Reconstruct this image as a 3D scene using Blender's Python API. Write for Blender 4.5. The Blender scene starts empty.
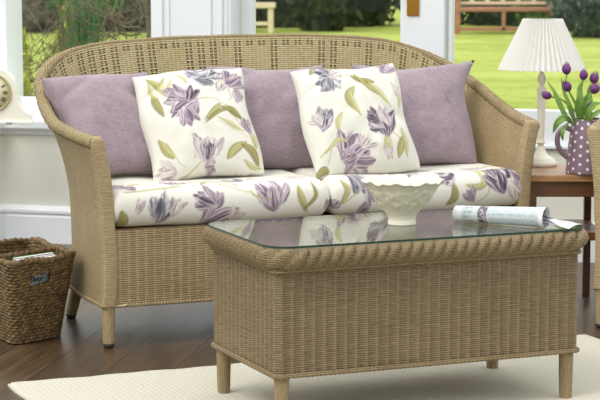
import bpy, bmesh, math, random
import numpy as np
from mathutils import Vector, Matrix, Euler
random.seed(7); rng = np.random.default_rng(7)
SC = bpy.context.scene
COL = SC.collection
R = math.radians

# ---------------------------------------------------------------- camera, world, light
cam_data = bpy.data.cameras.new('camera')
cam = bpy.data.objects.new('camera', cam_data); COL.objects.link(cam)
cam.location = (0, 0, 1.18)
cam.rotation_euler = (R(90 - 7.21), 0, R(-0.08))
cam_data.sensor_width = 36; cam_data.lens = 36 * 2000 / 600
cam_data.clip_end = 300
cam_data.dof.use_dof = True
cam_data.dof.focus_distance = 5.6
cam_data.dof.aperture_fstop = 12.0
SC.camera = cam
SC.view_settings.view_transform = 'Standard'
SC.view_settings.look = 'None'
SC.view_settings.gamma = 1
SC.view_settings.use_curve_mapping = False
SC.view_settings.exposure = 0.0

world = bpy.data.worlds.new('overcast_sky'); SC.world = world; world.use_nodes = True
wn = world.node_tree; wn.nodes.clear()
wo = wn.nodes.new('ShaderNodeOutputWorld'); wb = wn.nodes.new('ShaderNodeBackground')
tcw = wn.nodes.new('ShaderNodeTexCoord'); sxw = wn.nodes.new('ShaderNodeSeparateXYZ'); mrw = wn.nodes.new('ShaderNodeMapRange'); mxw = wn.nodes.new('ShaderNodeMix'); mxw.data_type = 'RGBA'
wn.links.new(tcw.outputs['Generated'], sxw.inputs[0]); wn.links.new(sxw.outputs[2], mrw.inputs[0]); mrw.inputs[1].default_value = -.05; mrw.inputs[2].default_value = .45
mxw.inputs[6].default_value = (.55, .58, .54, 1); mxw.inputs[7].default_value = (1.50, 1.54, 1.56, 1)
wn.links.new(mrw.outputs[0], mxw.inputs[0]); wn.links.new(mxw.outputs[2], wb.inputs[0]); wb.inputs[1].default_value = 1.0
wn.links.new(wb.outputs[0], wo.inputs[0])
sun_d = bpy.data.lights.new('sun', 'SUN'); sun_d.energy = 1.5; sun_d.angle = R(25); sun_d.color = (1, 0.97, 0.9)
sun = bpy.data.objects.new('sun', sun_d); COL.objects.link(sun)
sun.location = (-4, 3, 6); sun.rotation_euler = (R(38), 0, R(-50))

# ---------------------------------------------------------------- helpers
def new_obj(name, me, mat=None, parent=None):
    o = bpy.data.objects.new(name, me); COL.objects.link(o)
    if mat:
        me.materials.append(mat)
    if parent: o.parent = parent
    return o
def tag(o, label=None, cat=None, group=None, kind=None):
    if label: o['label'] = label
    if cat: o['category'] = cat
    if group: o['group'] = group
    if kind: o['kind'] = kind
    return o
def thing(name, label, cat, loc=(0, 0, 0), rz=0.0, group=None):
    o = bpy.data.objects.new(name, None); COL.objects.link(o)
    o.location = loc; o.rotation_euler = (0, 0, rz); o.empty_display_size = .1
    return tag(o, label, cat, group)
def dup(o, parent=None):
    c = o.copy(); COL.objects.link(c); c.parent = parent
    for ch in list(o.children): dup(ch, c)
    return c
class MB:
    """collects verts/faces/uvs/colours for ONE mesh"""
    def __init__(s): s.v = []; s.f = []; s.uv = []; s.c = None; s.sm = []
    def grid(s, P, UV=None, closed=False, flip=False, smooth=True, C=None, holes=None):
        P = np.asarray(P, float); n, m = P.shape[:2]; b = len(s.v)
        s.v += [tuple(p) for p in P.reshape(-1, 3)]
        if C is not None:
            if s.c is None: s.c = [(1, 1, 1)] * b
            s.c += [tuple(c) for c in np.asarray(C).reshape(-1, 3)]
        elif s.c is not None: s.c += [(1, 1, 1)] * (n * m)
        if UV is None:
            UV = np.zeros((n, m, 2)); UV[..., 0] = np.arange(n)[:, None]; UV[..., 1] = np.arange(m)[None]
        for i in range(n if closed else n - 1):
            i2 = (i + 1) % n
            for j in range(m - 1):
                if holes is not None and holes[i, j]: continue
                q = [(i, j), (i2, j), (i2, j + 1), (i, j + 1)]
                if flip: q = q[::-1]
                s.f.append([b + a * m + c for a, c in q]); s.sm.append(smooth)
                du = 0
                uvs = []
                for a, c in q:
                    u = UV[a, c]
                    if closed and i == n - 1 and a == 0: u = (UV[n - 1, c][0] + (UV[1, c][0] - UV[0, c][0]), u[1])
                    uvs.append(tuple(u))
                s.uv += uvs
        return s
    def poly(s, pts, smooth=False, uv=None):
        b = len(s.v); s.v += [tuple(p) for p in pts]; s.f.append(list(range(b, b + len(pts)))); s.sm.append(smooth)
        s.uv += uv if uv else [(p[0], p[2]) for p in pts]
        if s.c is not None: s.c += [(1, 1, 1)] * len(pts)
        return s
    def box(s, lo, hi, bev=0.0):
        bm = bmesh.new(); bmesh.ops.create_cube(bm, size=1)
        lo = Vector(lo); hi = Vector(hi)
        for v in bm.verts: v.co = Vector([lo[k] + (v.co[k] + .5) * (hi[k] - lo[k]) for k in range(3)])
        if bev > 0:
            bmesh.ops.bevel(bm, geom=list(bm.edges), offset=bev, segments=2, affect='EDGES', profile=.5)
        s.bm(bm); return s
    def bm(s, bm, smooth=False, M=None):
        b = len(s.v); bm.verts.ensure_lookup_table(); bm.normal_update()
        for v in bm.verts:
            co = v.co if M is None else M @ v.co
            s.v.append(tuple(co))
        if s.c is not None: s.c += [(1, 1, 1)] * len(bm.verts)
        for f in bm.faces:
            s.f.append([b + v.index for v in f.verts]); s.sm.append(smooth)
            n = f.normal
            for v in f.verts:
                c = v.co
                if abs(n.z) > .7: s.uv.append((c.x, c.y))
                elif abs(n.y) > abs(n.x): s.uv.append((c.x, c.z))
                else: s.uv.append((c.y, c.z))
        bm.free()
    def tube(s, pts, rad, n=10, closed=False, cap=True, wob=None, uvs=1.0):
        pts = [Vector(p) for p in pts]; N = len(pts)
        if not hasattr(rad, '__len__'): rad = [rad] * N
        T = []
        for i in range(N):
            a = pts[(i - 1) % N] if (closed or i > 0) else pts[i]
            b = pts[(i + 1) % N] if (closed or i < N - 1) else pts[i]
            d = (b - a); T.append(d.normalized() if d.length > 0 else Vector((0, 0, 1)))
        ref = Vector((0, 0, 1)) if abs(T[0].z) < .9 else Vector((1, 0, 0))
        nrm = (ref - T[0] * ref.dot(T[0])).normalized()
        P = np.zeros((N, n + 1, 3)); UV = np.zeros((N, n + 1, 2)); L = 0
        for i in range(N):
            nrm = (nrm - T[i] * nrm.dot(T[i])).normalized(); bn = T[i].cross(nrm)
            if i: L += (pts[i] - pts[i - 1]).length
            for k in range(n + 1):
                a = 2 * math.pi * k / n
                r = rad[i] * (1 if wob is None else wob(L, a))
                P[i, k] = pts[i] + nrm * (math.cos(a) * r) + bn * (math.sin(a) * r)
                UV[i, k] = (L, a / (2 * math.pi) * 2 * math.pi * rad[i])
        s.grid(P, UV, closed=closed)
        if cap and not closed:
            s.poly([tuple(p) for p in P[0, :-1]]); s.poly([tuple(p) for p in P[-1, :-1]][::-1])
        return s
    def lathe(s, prof, n=32, c=(0, 0, 0), mod=None, sharp=False):
        P = np.zeros((n, len(prof), 3)); UV = np.zeros((n, len(prof), 2)); L = 0
        for j, (r, z) in enumerate(prof):
            if j: L += math.hypot(r - prof[j - 1][0], z - prof[j - 1][1])
            for i in range(n):
                a = 2 * math.pi * i / n
                rr, zz = (r, z) if mod is None else mod(r, z, a, j)
                P[i, j] = (c[0] + rr * math.cos(a), c[1] + rr * math.sin(a), c[2] + zz); UV[i, j] = (a * max(r, .01), L)
        s.grid(P, UV, closed=True, smooth=not sharp); return s
    def build(s, name, mat=None, parent=None, subsurf=0, weld=False):
        me = bpy.data.meshes.new(name); me.from_pydata(s.v, [], s.f)
        me.polygons.foreach_set('use_smooth', s.sm)
        uvl = me.uv_layers.new(name='UVMap')
        if len(s.uv) == len(uvl.data): uvl.data.foreach_set('uv', np.asarray(s.uv, 'f').ravel())
        if s.c is not None:
            ca = me.color_attributes.new('paint', 'FLOAT_COLOR', 'POINT')
            c = np.ones((len(s.v), 4), 'f'); c[:, :3] = np.asarray(s.c); ca.data.foreach_set('color', c.ravel())
        if weld:
            bm = bmesh.new(); bm.from_mesh(me); bmesh.ops.remove_doubles(bm, verts=bm.verts, dist=1e-5); bmesh.ops.recalc_face_normals(bm, faces=bm.faces); bm.to_mesh(me); bm.free()
        me.validate(); me.update()
        o = new_obj(name, me, mat, parent)
        if subsurf:
            md = o.modifiers.new('s', 'SUBSURF'); md.levels = md.render_levels = subsurf
        return o
def cr(pts, n):
    """Catmull-Rom through pts, n samples per span"""
    pts = [np.array(p, float) for p in pts]; out = []
    for i in range(len(pts) - 1):
        p0 = pts[i - 1] if i > 0 else 2 * pts[0] - pts[1]
        p1, p2 = pts[i], pts[i + 1]; p3 = pts[i + 2] if i + 2 < len(pts) else 2 * pts[-1] - pts[-2]
        for k in range(n):
            t = k / n
            out.append(.5 * ((2 * p1) + (-p0 + p2) * t + (2 * p0 - 5 * p1 + 4 * p2 - p3) * t * t + (-p0 + 3 * p1 - 3 * p2 + p3) * t ** 3))
    out.append(pts[-1]); return np.array(out)
def sg(r, g, b):
    f = lambda x: ((x / 255 + .055) / 1.055) ** 2.4 if x / 255 > .04045 else x / 255 / 12.92
    return (f(r), f(g), f(b))
# smooth value noise on arrays
def vnoise(x, y, seed=0):
    x = np.asarray(x, float); y = np.asarray(y, float)
    xi = np.floor(x); yi = np.floor(y); fx = x - xi; fy = y - yi
    fx = fx * fx * (3 - 2 * fx); fy = fy * fy * (3 - 2 * fy)
    def h(a, b):
        v = np.sin(a * 127.1 + b * 311.7 + seed * 74.7) * 43758.5453; return v - np.floor(v)
    return (h(xi, yi) * (1 - fx) + h(xi + 1, yi) * fx) * (1 - fy) + (h(xi, yi + 1) * (1 - fx) + h(xi + 1, yi + 1) * fx) * fy

# ---------------------------------------------------------------- materials
class NT:
    def __init__(s, name):
        s.m = bpy.data.materials.new(name); s.m.use_nodes = True; s.t = s.m.node_tree; s.t.nodes.clear()
        s.out = s.t.nodes.new('ShaderNodeOutputMaterial')
    def n(s, typ, **kw):
        nd = s.t.nodes.new('ShaderNode' + typ)
        for k, v in kw.items(): setattr(nd, k, v)
        return nd
    def l(s, a, b): s.t.links.new(a, b)
    def set(s, sock, v):
        if isinstance(v, bpy.types.NodeSocket): s.l(v, sock)
        else:
            if sock.type == 'RGBA' and len(v) == 3: v = (*v, 1)
            sock.default_value = v
    def m_(s, op, a, b=0.0, c=0.0):
        nd = s.n('Math', operation=op)
        for i, x in enumerate((a, b, c)): s.set(nd.inputs[i], x)
        return nd.outputs[0]
    def mix(s, f, a, b):
        nd = s.n('Mix', data_type='RGBA'); s.set(nd.inputs[0], f); s.set(nd.inputs[6], a); s.set(nd.inputs[7], b); return nd.outputs[2]
    def noise(s, vec, scale, detail=2, rough=.5):
        nd = s.n('TexNoise'); nd.inputs['Scale'].default_value = scale; nd.inputs['Detail'].default_value = detail; nd.inputs['Roughness'].default_value = rough
        if vec: s.l(vec, nd.inputs['Vector'])
        return nd.outputs[0]
    def ramp(s, f, a, b):
        nd = s.n('MapRange'); s.set(nd.inputs[0], f); nd.inputs[1].default_value = a; nd.inputs[2].default_value = b; return nd.outputs[0]
    def coord(s, kind='Object'): return s.n('TexCoord').outputs[kind]
    def sep(s, v):
        nd = s.n('SeparateXYZ'); s.l(v, nd.inputs[0]); return nd.outputs
    def scale(s, v, sc):
        nd = s.n('Mapping'); s.l(v, nd.inputs[0]); nd.inputs['Scale'].default_value = sc; return nd.outputs[0]
    def bump(s, h, dist=.002, st=1.0):
        nd = s.n('Bump'); s.l(h, nd.inputs['Height']); nd.inputs['Distance'].default_value = dist; nd.inputs['Strength'].default_value = st; return nd.outputs[0]
    def bsdf(s, col, rough=.6, spec=.5, nrm=None, **kw):
        nd = s.n('BsdfPrincipled'); s.set(nd.inputs['Base Color'], col); s.set(nd.inputs['Roughness'], rough)
        nd.inputs['Specular IOR Level'].default_value = spec
        if nrm: s.l(nrm, nd.inputs['Normal'])
        for k, v in kw.items(): s.set(nd.inputs[k.replace('_', ' ')], v)
        s.l(nd.outputs[0], s.out.inputs[0]); return nd
def simple(name, col, rough=.5, spec=.5, noise=0, nscale=30, bump=0, **kw):
    t = NT(name)
    c = col
    co = t.coord()
    nz = t.noise(co, nscale, 3)
    if noise: c = t.mix(nz, tuple(x * (1 - noise) for x in col), tuple(min(1, x * (1 + noise)) for x in col))
    t.bsdf(c, rough, spec, t.bump(nz, bump) if bump else None, **kw); return t.m

def wicker(name, c1, c2, cg, pu=.011, pv=.0062, holes=None, wrap=False, diag=0.0, bd=.0022, rib=None):
    """woven cane; UVs in metres, v measured downwards from the rim on shells"""
    t = NT(name); uv = t.coord('UV'); x, y, _ = t.sep(uv)
    if diag: y = t.m_('ADD', y, t.m_('MULTIPLY', x, diag))
    rows = t.m_('DIVIDE', y, pv); row = t.m_('FLOOR', rows)
    r = t.m_('ABSOLUTE', t.m_('SINE', t.m_('MULTIPLY', rows, math.pi)))
    big = t.noise(t.coord('Object'), 9, 3)
    if wrap: S = None; h = r
    else:
        xr = t.m_('DIVIDE', x, pu); par = t.m_('MULTIPLY', t.m_('FLOOR', t.m_('FRACT', t.m_('MULTIPLY', t.m_('FLOOR', xr), .5))), 1.0)
        sl = t.m_('ABSOLUTE', t.m_('SINE', t.m_('MULTIPLY', xr, math.pi)))
        S = t.ramp(sl, .22, .62)                      # 0 on the stakes, 1 between them
        h = t.m_('MULTIPLY', r, t.m_('MULTIPLY_ADD', S, -.45, 1.0))
        h = t.m_('ADD', h, t.m_('MULTIPLY_ADD', S, -.25, .25))
    cmb = t.n('CombineXYZ'); t.l(t.m_('MULTIPLY', row, 1.37), cmb.inputs[1])
    t.l(t.m_('MULTIPLY', t.m_('DIVIDE', x, pu), .8), cmb.inputs[0])
    rn = t.noise(cmb.outputs[0], .93, 2)
    f = t.m_('ADD', t.m_('MULTIPLY', rn, .8), t.m_('MULTIPLY', big, .3))
    col = t.mix(t.ramp(f, .32, .75), c1, c2)
    gap = t.ramp(r, .75, .1)  # low parts of the weave: recess shade and soil put into the colour
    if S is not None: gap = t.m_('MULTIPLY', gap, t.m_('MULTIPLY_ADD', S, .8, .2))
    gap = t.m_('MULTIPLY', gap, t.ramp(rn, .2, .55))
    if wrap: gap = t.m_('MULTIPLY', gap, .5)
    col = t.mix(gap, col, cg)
    if S is not None: col = t.mix(t.m_('MULTIPLY', t.m_('SUBTRACT', 1.0, S), .35), col, c2)
    nb = t.bump(h, bd, 1.0)
    b = t.bsdf(col, .55, .3, nb)
    if holes:
        gp, gu, hu, hv, top = holes
        g = t.m_('FLOOR', t.m_('DIVIDE', x, gp)); fx = t.m_('FRACT', t.m_('DIVIDE', x, gp))
        ing = t.m_('LESS_THAN', fx, gu)
        cu = t.m_('ABSOLUTE', t.m_('SUBTRACT', t.m_('FRACT', t.m_('DIVIDE', t.m_('MULTIPLY', fx, gp), hu)), .5))
        cv = t.m_('ABSOLUTE', t.m_('SUBTRACT', t.m_('FRACT', t.m_('DIVIDE', y, hv)), .5))
        cell = t.m_('MULTIPLY', t.m_('LESS_THAN', cu, .31), t.m_('LESS_THAN', cv, .25))
        # some stake pairs stay open further down the back, in steps
        rnd = t.m_('FRACT', t.m_('MULTIPLY', t.m_('SINE', t.m_('MULTIPLY', g, 2.11)), 7.31))
        dep = t.m_('MULTIPLY_ADD', t.m_('GREATER_THAN', rnd, .45), .085, top)
        dep = t.m_('ADD', dep, t.m_('MULTIPLY', rnd, .012))
        inr = t.m_('MULTIPLY', t.m_('LESS_THAN', y, dep), t.m_('GREATER_THAN', y, .006))
        mask = t.m_('MULTIPLY', t.m_('MULTIPLY', ing, cell), inr)
        tr = t.n('BsdfTransparent'); mx = t.n('MixShader'); t.l(mask, mx.inputs[0]); t.l(b.outputs[0], mx.inputs[1]); t.l(tr.outputs[0], mx.inputs[2])
        t.l(mx.outputs[0], t.out.inputs[0])
    return t.m
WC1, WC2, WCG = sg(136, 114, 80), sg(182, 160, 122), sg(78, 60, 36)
BC1, BC2, BCG = sg(172, 154, 108), sg(216, 200, 156), sg(108, 86, 50)  # paler than apron weave: stronger light on the back put into the colour
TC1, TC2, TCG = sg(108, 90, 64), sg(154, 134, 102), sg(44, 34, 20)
M = {}
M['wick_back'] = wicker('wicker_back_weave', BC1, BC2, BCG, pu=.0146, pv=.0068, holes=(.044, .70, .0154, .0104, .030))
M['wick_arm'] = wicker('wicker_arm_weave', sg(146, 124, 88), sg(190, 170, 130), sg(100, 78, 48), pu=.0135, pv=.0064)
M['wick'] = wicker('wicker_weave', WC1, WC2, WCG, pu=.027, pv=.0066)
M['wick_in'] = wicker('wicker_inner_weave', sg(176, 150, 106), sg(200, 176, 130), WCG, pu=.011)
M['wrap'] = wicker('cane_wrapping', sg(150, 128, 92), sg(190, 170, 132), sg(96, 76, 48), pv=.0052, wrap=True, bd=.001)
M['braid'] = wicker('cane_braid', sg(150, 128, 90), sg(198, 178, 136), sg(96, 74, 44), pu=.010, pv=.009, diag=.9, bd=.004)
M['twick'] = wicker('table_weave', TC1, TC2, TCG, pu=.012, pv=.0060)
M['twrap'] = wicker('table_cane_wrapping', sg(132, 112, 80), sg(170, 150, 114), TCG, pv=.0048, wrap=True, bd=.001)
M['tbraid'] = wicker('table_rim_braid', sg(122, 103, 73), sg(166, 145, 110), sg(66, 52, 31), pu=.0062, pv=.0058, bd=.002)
M['white'] = simple('white_painted_wood', sg(236, 239, 243), .35, .5)
M['wall'] = simple('white_wall_paint', sg(229, 228, 218), .7, .3)
M['cream'] = simple('cream_painted_wood', sg(250, 246, 230), .4, .5)
M['brass'] = simple('brass', sg(190, 140, 60), .28, .5, noise=.25, nscale=90, Metallic=1.0)
M['dark'] = simple('dark_rubber', sg(60, 50, 42), .6)
M['chrome'] = simple('chrome_catch', (.7, .7, .7), .25, Metallic=1.0)

def glassmat(name, tint, ior=1.5):
    t = NT(name); geo = t.n('NewGeometry'); fr = t.n('Fresnel')
    t.l(t.m_('MULTIPLY_ADD', geo.outputs['Backfacing'], 1 / ior - ior, ior), fr.inputs[0])
    tr = t.n('BsdfTransparent'); tr.inputs[0].default_value = (*tint, 1)
    gl = t.n('BsdfGlossy'); gl.inputs['Roughness'].default_value = 0.0
    mx = t.n('MixShader'); t.l(fr.outputs[0], mx.inputs[0]); t.l(tr.outputs[0], mx.inputs[1]); t.l(gl.outputs[0], mx.inputs[2])
    t.l(mx.outputs[0], t.out.inputs[0]); return t.m
M['pane'] = glassmat('window_glass', (.99, 1, .995), 1.25)
M['tglass'] = glassmat('table_glass', (.93, .97, .95), 1.52)
M['gedge'] = simple('green_glass_edge', sg(38, 66, 54), .12, .6)

def paintmat(name, rough=.8, bump=0.0, bscale=900, sheen=0.0, spec=.3, weave=False):
    t = NT(name); a = t.n('Attribute'); a.attribute_name = 'paint'
    nz = t.noise(t.coord(), bscale, 2)
    t.bsdf(a.outputs['Color'], rough, spec, t.bump(nz, bump) if bump else None, Sheen_Weight=sheen); return t.m
M['floral'] = paintmat('floral_cotton', .85, .0004, 700, .1, .2)
M['paint'] = paintmat('glazed_paint', .3, 0, spec=.5)
M['print'] = paintmat('printed_paper', .35, 0, spec=.5)
def velvet():
    t = NT('mauve_chenille'); co = t.coord()
    a = t.noise(co, 14, 5, .65); b = t.noise(t.scale(co, (60, 260, 420)), 1, 3, .7); 
    f = t.m_('ADD', t.m_('MULTIPLY', a, .35), t.m_('MULTIPLY', b, .7))
    col = t.mix(t.ramp(f, .32, .74), sg(128, 110, 119), sg(176, 159, 167))
    t.bsdf(col, .8, .2, t.bump(b, .0012), Sheen_Weight=.35, Sheen_Roughness=.4); return t.m
M['mauve'] = velvet()
def floor_mat():
    t = NT('dark_oak_planks'); co = t.coord('Object')
    mp = t.n('Mapping'); t.l(co, mp.inputs[0]); mp.inputs['Rotation'].default_value = (0, 0, R(10.2))
    x, y, z = t.sep(mp.outputs[0]); W = .182
    px = t.m_('DIVIDE', t.m_('ADD', x, .045), W); pid = t.m_('FLOOR', px); fx = t.m_('FRACT', px)
    off = t.m_('FRACT', t.m_('MULTIPLY', pid, .37)); py = t.m_('ADD', t.m_('DIVIDE', y, 1.35), off); fy = t.m_('FRACT', py); pj = t.m_('FLOOR', py)
    cb = t.n('CombineXYZ'); t.l(pid, cb.inputs[0]); t.l(pj, cb.inputs[1]); wn_ = t.n('TexWhiteNoise'); t.l(cb.outputs[0], wn_.inputs[0])
    cb2 = t.n('CombineXYZ'); t.l(t.m_('MULTIPLY', x, 26), cb2.inputs[0]); t.l(t.m_('MULTIPLY', y, 2.4), cb2.inputs[1]); t.l(t.m_('MULTIPLY', pid, 3.1), cb2.inputs[2])
    g = t.noise(cb2.outputs[0], 1.6, 5, .65)
    c = t.mix(t.ramp(g, .3, .7), sg(48, 36, 24), sg(98, 76, 52))
    c = t.mix(t.m_('MULTIPLY', wn_.outputs[0], .4), c, sg(62, 48, 34))
    e = t.m_('MINIMUM', t.m_('MINIMUM', fx, t.m_('SUBTRACT', 1, fx)), t.m_('MULTIPLY', t.m_('MINIMUM', fy, t.m_('SUBTRACT', 1, fy)), 7.5))
    gap = t.ramp(e, .012, .004)
    c = t.mix(gap, c, sg(24, 18, 14))
    h = t.m_('SUBTRACT', t.m_('MULTIPLY', g, .15), gap)
    t.bsdf(c, t.m_('MULTIPLY_ADD', g, .2, .22), .5, t.bump(h, .0015)); return t.m
M['floor'] = floor_mat()
def wood(name, a, b, sc=(3, 40, 40), rough=.35):
    t = NT(name); co = t.coord(); g = t.noise(t.scale(co, sc), 1.5, 4, .6)
    t.bsdf(t.mix(t.ramp(g, .3, .7), a, b), rough, .5, t.bump(g, .0004)); return t.m
M['twood'] = wood('side_table_wood', sg(146, 104, 66), sg(194, 148, 104))
M['twood_dark'] = wood('side_table_dark_wood', sg(84, 52, 30), sg(118, 76, 48))
M['benchwood'] = wood('red_bench_wood', sg(150, 100, 78), sg(190, 136, 110))
M['benchpale'] = wood('pale_bench_wood', sg(205, 185, 150), sg(235, 220, 190))
def rug_mat():
    t = NT('cream_wool_rug'); x, y, z = t.sep(t.coord()); co = t.coord()
    nz = t.noise(co, 160, 3, .7); w = t.noise(co, 6, 2)
    s = t.m_('SINE', t.m_('MULTIPLY', t.m_('ADD', x, t.m_('MULTIPLY', w, .012)), 2 * math.pi / .016))
    h = t.m_('ADD', t.m_('MULTIPLY', s, .12), nz)
    c = t.mix(nz, sg(190, 184, 164), sg(214, 209, 191))
    t.bsdf(c, .95, .1, t.bump(h, .004), Sheen_Weight=.2); return t.m
M['rug'] = rug_mat()
def lawn_mat():
    t = NT('lawn_grass'); co = t.coord(); a = t.noise(co, .9, 4, .6); b = t.noise(co, 9, 3, .6)
    c = t.mix(t.ramp(t.m_('ADD', t.m_('MULTIPLY', a, .6), t.m_('MULTIPLY', b, .4)), .36, .64), sg(138, 152, 62), sg(184, 193, 104))
    t.bsdf(c, .9, .1, t.bump(b, .05)); return t.m
M['lawn'] = lawn_mat()
def leafmat(name, a, b):
    t = NT(name); co = t.coord(); n = t.noise(co, 5, 3, .7)
    t.bsdf(t.mix(t.ramp(n, .35, .65), a, b), .6, .3); return t.m
M['hedge'] = leafmat('dark_hedge_leaves', sg(26, 34, 22), sg(70, 84, 46))
M['bush'] = leafmat('green_bush_leaves', sg(54, 84, 36), sg(116, 150, 62))
M['yellow'] = leafmat('yellow_green_leaves', sg(130, 140, 40), sg(214, 214, 90))
M['grassy'] = leafmat('grassy_shrub_leaves', sg(40, 84, 40), sg(96, 140, 80))
M['purple'] = leafmat('bare_twiggy_undergrowth', sg(84, 80, 84), sg(140, 132, 134))
M['branch'] = leafmat('grey_twisted_bark', sg(74, 66, 52), sg(136, 124, 100))
M['bluebush'] = leafmat('blue_grey_bush_leaves', sg(48, 62, 60), sg(100, 116, 104))
M['bark'] = leafmat('brown_bark', sg(70, 56, 42), sg(110, 92, 70))
M['tul'] = simple('purple_tulip_petal', sg(104, 50, 112), .4, .4, noise=.35, nscale=60)
M['tstem'] = simple('tulip_stem_green', sg(120, 158, 66), .45, .4, noise=.2, nscale=40)
M['tleaf'] = simple('tulip_leaf_green', sg(116, 152, 70), .4, .45, noise=.3, nscale=30)
def shade_mat():
    t = NT('pleated_shade_cloth'); d = t.n('BsdfDiffuse'); d.inputs[0].default_value = (*sg(243, 242, 238), 1)
    tl = t.n('BsdfTranslucent'); tl.inputs[0].default_value = (*sg(242, 238, 230), 1); mx = t.n('MixShader'); mx.inputs[0].default_value = .3
    t.l(d.outputs[0], mx.inputs[1]); t.l(tl.outputs[0], mx.inputs[2]); t.l(mx.outputs[0], t.out.inputs[0]); return t.m
M['shade'] = shade_mat()
M['ceramic'] = simple('cream_glazed_ceramic', sg(226, 222, 200), .22, .6)

# ---------------------------------------------------------------- fabric painting
class Canvas:
    """albedo of a printed cloth in metres"""
    def __init__(s, w, h, res=750, base=sg(222, 219, 208)):
        s.w, s.h, s.res = w, h, res
        s.nx, s.ny = int(w * res) + 2, int(h * res) + 2
        s.X, s.Y = np.meshgrid(np.arange(s.nx) / res, np.arange(s.ny) / res, indexing='ij')
        s.A = np.ones((s.nx, s.ny, 3)) * np.array(base)
        s.e = 1.3 / res
    def blend(s, m, c): s.A = s.A * (1 - m[..., None]) + np.asarray(c) * m[..., None]
    def petal(s, x, y, ang, L, W, dark, mid, light, seed):
        ca, sa = math.cos(ang), math.sin(ang); dx, dy = s.X - x, s.Y - y
        a = (dx * ca + dy * sa) / L; b = (-dx * sa + dy * ca)
        b = b + .12 * W * np.sin(a * 5 + seed)
        wd = W * np.sin(np.clip(a, 0, 1) * math.pi) ** .75 * (.75 + .5 * a) * (1 + .25 * (vnoise(a * 9, b * 0 + seed, seed) - .5))
        m = np.clip((wd - np.abs(b)) / s.e + .5, 0, 1) * ((a > 0) & (a < 1))
        k = vnoise(b / W * 4.5 + seed, a * 1.6, seed); k2 = vnoise(b / W * 9, a * 3 + seed, seed + 3)
        t = np.clip((k * .65 + k2 * .35 - .25) * 1.9, 0, 1)[..., None]
        c = np.where(t < .5, np.array(dark) * (1 - t * 2) + np.array(mid) * t * 2, np.array(mid) * (2 - 2 * t) + np.array(light) * (2 * t - 1))
        ed = np.clip((wd - np.abs(b)) / (W * .22 + 1e-9), 0, 1)[..., None]
        c = c * (.35 + .65 * ed) + np.array(light) * (.65 - .65 * ed)
        m = (m * .95)[..., None]; s.A = s.A * (1 - m) + c * m
    def tulip(s, x, y, size, ang, pal='mauve', spread=.55, n=6, seed=0):
        P = {'mauve': (sg(98, 80, 100), sg(152, 132, 146), sg(216, 204, 206)),
             'dark': (sg(60, 50, 68), sg(112, 94, 112), sg(208, 200, 202)),
             'grey': (sg(76, 76, 90), sg(136, 130, 142), sg(214, 212, 208)),
             'pale': (sg(142, 124, 136), sg(200, 188, 188), sg(226, 220, 206))}[pal]
        a0 = R(ang); r = random.Random(seed)
        bx, by = x - math.cos(a0) * size * .45, y - math.sin(a0) * size * .45
        for i in range(n):
            f = (i / (n - 1) - .5) * 2; f = f if i % 2 == 0 else -f
            aa = a0 + f * spread + r.uniform(-.12, .12)
            s.petal(bx, by, aa, size * r.uniform(.8, 1.05), size * .17, *P, seed * 7 + i)
        s.petal(bx, by, a0, size * .8, size * .2, *P, seed * 7 + 11)
    def stroke(s, pts, w0, w1, c, alpha=.85):
        p = cr([(q[0], q[1], 0) for q in pts], 14)[:, :2]
        D = np.full(s.X.shape, 9.); 
        lo = p.min(0) - .02; hi = p.max(0) + .02
        i0, j0 = [max(0, int(v * s.res)) for v in lo]; i1, j1 = [int(v * s.res) + 1 for v in hi]
        X, Y = s.X[i0:i1, j0:j1], s.Y[i0:i1, j0:j1]
        if X.size == 0: return
        M_ = np.zeros(X.shape)
        for k in range(len(p) - 1):
            t = k / (len(p) - 1); w = w0 + (w1 - w0) * t
            if callable(w1): w = w1(t)
            a, b = p[k], p[k + 1]; d = b - a; L2 = max((d ** 2).sum(), 1e-12)
            q = np.clip(((X - a[0]) * d[0] + (Y - a[1]) * d[1]) / L2, 0, 1)
            ds = np.hypot(X - a[0] - q * d[0], Y - a[1] - q * d[1])
            M_ = np.maximum(M_, np.clip((w - ds) / s.e + .5, 0, 1))
        sub = s.A[i0:i1, j0:j1]; mm = (M_ * alpha)[..., None]; s.A[i0:i1, j0:j1] = sub * (1 - mm) + np.array(c) * mm
    def stem(s, pts, w=.0022, c=sg(160, 156, 92)): s.stroke(pts, w, w * .6, c)
    def leaf(s, pts, w=.012, tone=0):
        c1 = (sg(144, 136, 66), sg(178, 172, 112), sg(116, 110, 50))[tone]; c2 = (sg(196, 190, 130), sg(212, 208, 166), sg(166, 158, 92))[tone]
        f = lambda t: w * math.sin(math.pi * min(1, max(0, t))) ** .8 + .0004
        s._l(pts, f, c1, .8)
        s._l([(q[0] + w * .25, q[1] + w * .18) for q in pts], lambda t: f(t) * .45, c2, .8)
        s._l(pts, lambda t: .0009, sg(128, 120, 60), .6)
    def _l(s, pts, f, c, al):
        p = cr([(q[0], q[1], 0) for q in pts], 14)[:, :2]; lo = p.min(0) - .03; hi = p.max(0) + .03
        i0, j0 = [max(0, int(v * s.res)) for v in lo]; i1, j1 = [max(0, int(v * s.res) + 1) for v in hi]
        X, Y = s.X[i0:i1, j0:j1], s.Y[i0:i1, j0:j1]
        if X.size == 0: return
        M_ = np.zeros(X.shape)
        for k in range(len(p) - 1):
            w = f(k / (len(p) - 1)); a, b = p[k], p[k + 1]; d = b - a; L2 = max((d ** 2).sum(), 1e-12)
            q = np.clip(((X - a[0]) * d[0] + (Y - a[1]) * d[1]) / L2, 0, 1)
            M_ = np.maximum(M_, np.clip((w - np.hypot(X - a[0] - q * d[0], Y - a[1] - q * d[1])) / s.e + .5, 0, 1))
        sub = s.A[i0:i1, j0:j1]; mm = (M_ * al)[..., None]; s.A[i0:i1, j0:j1] = sub * (1 - mm) + np.array(c) * mm
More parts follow.
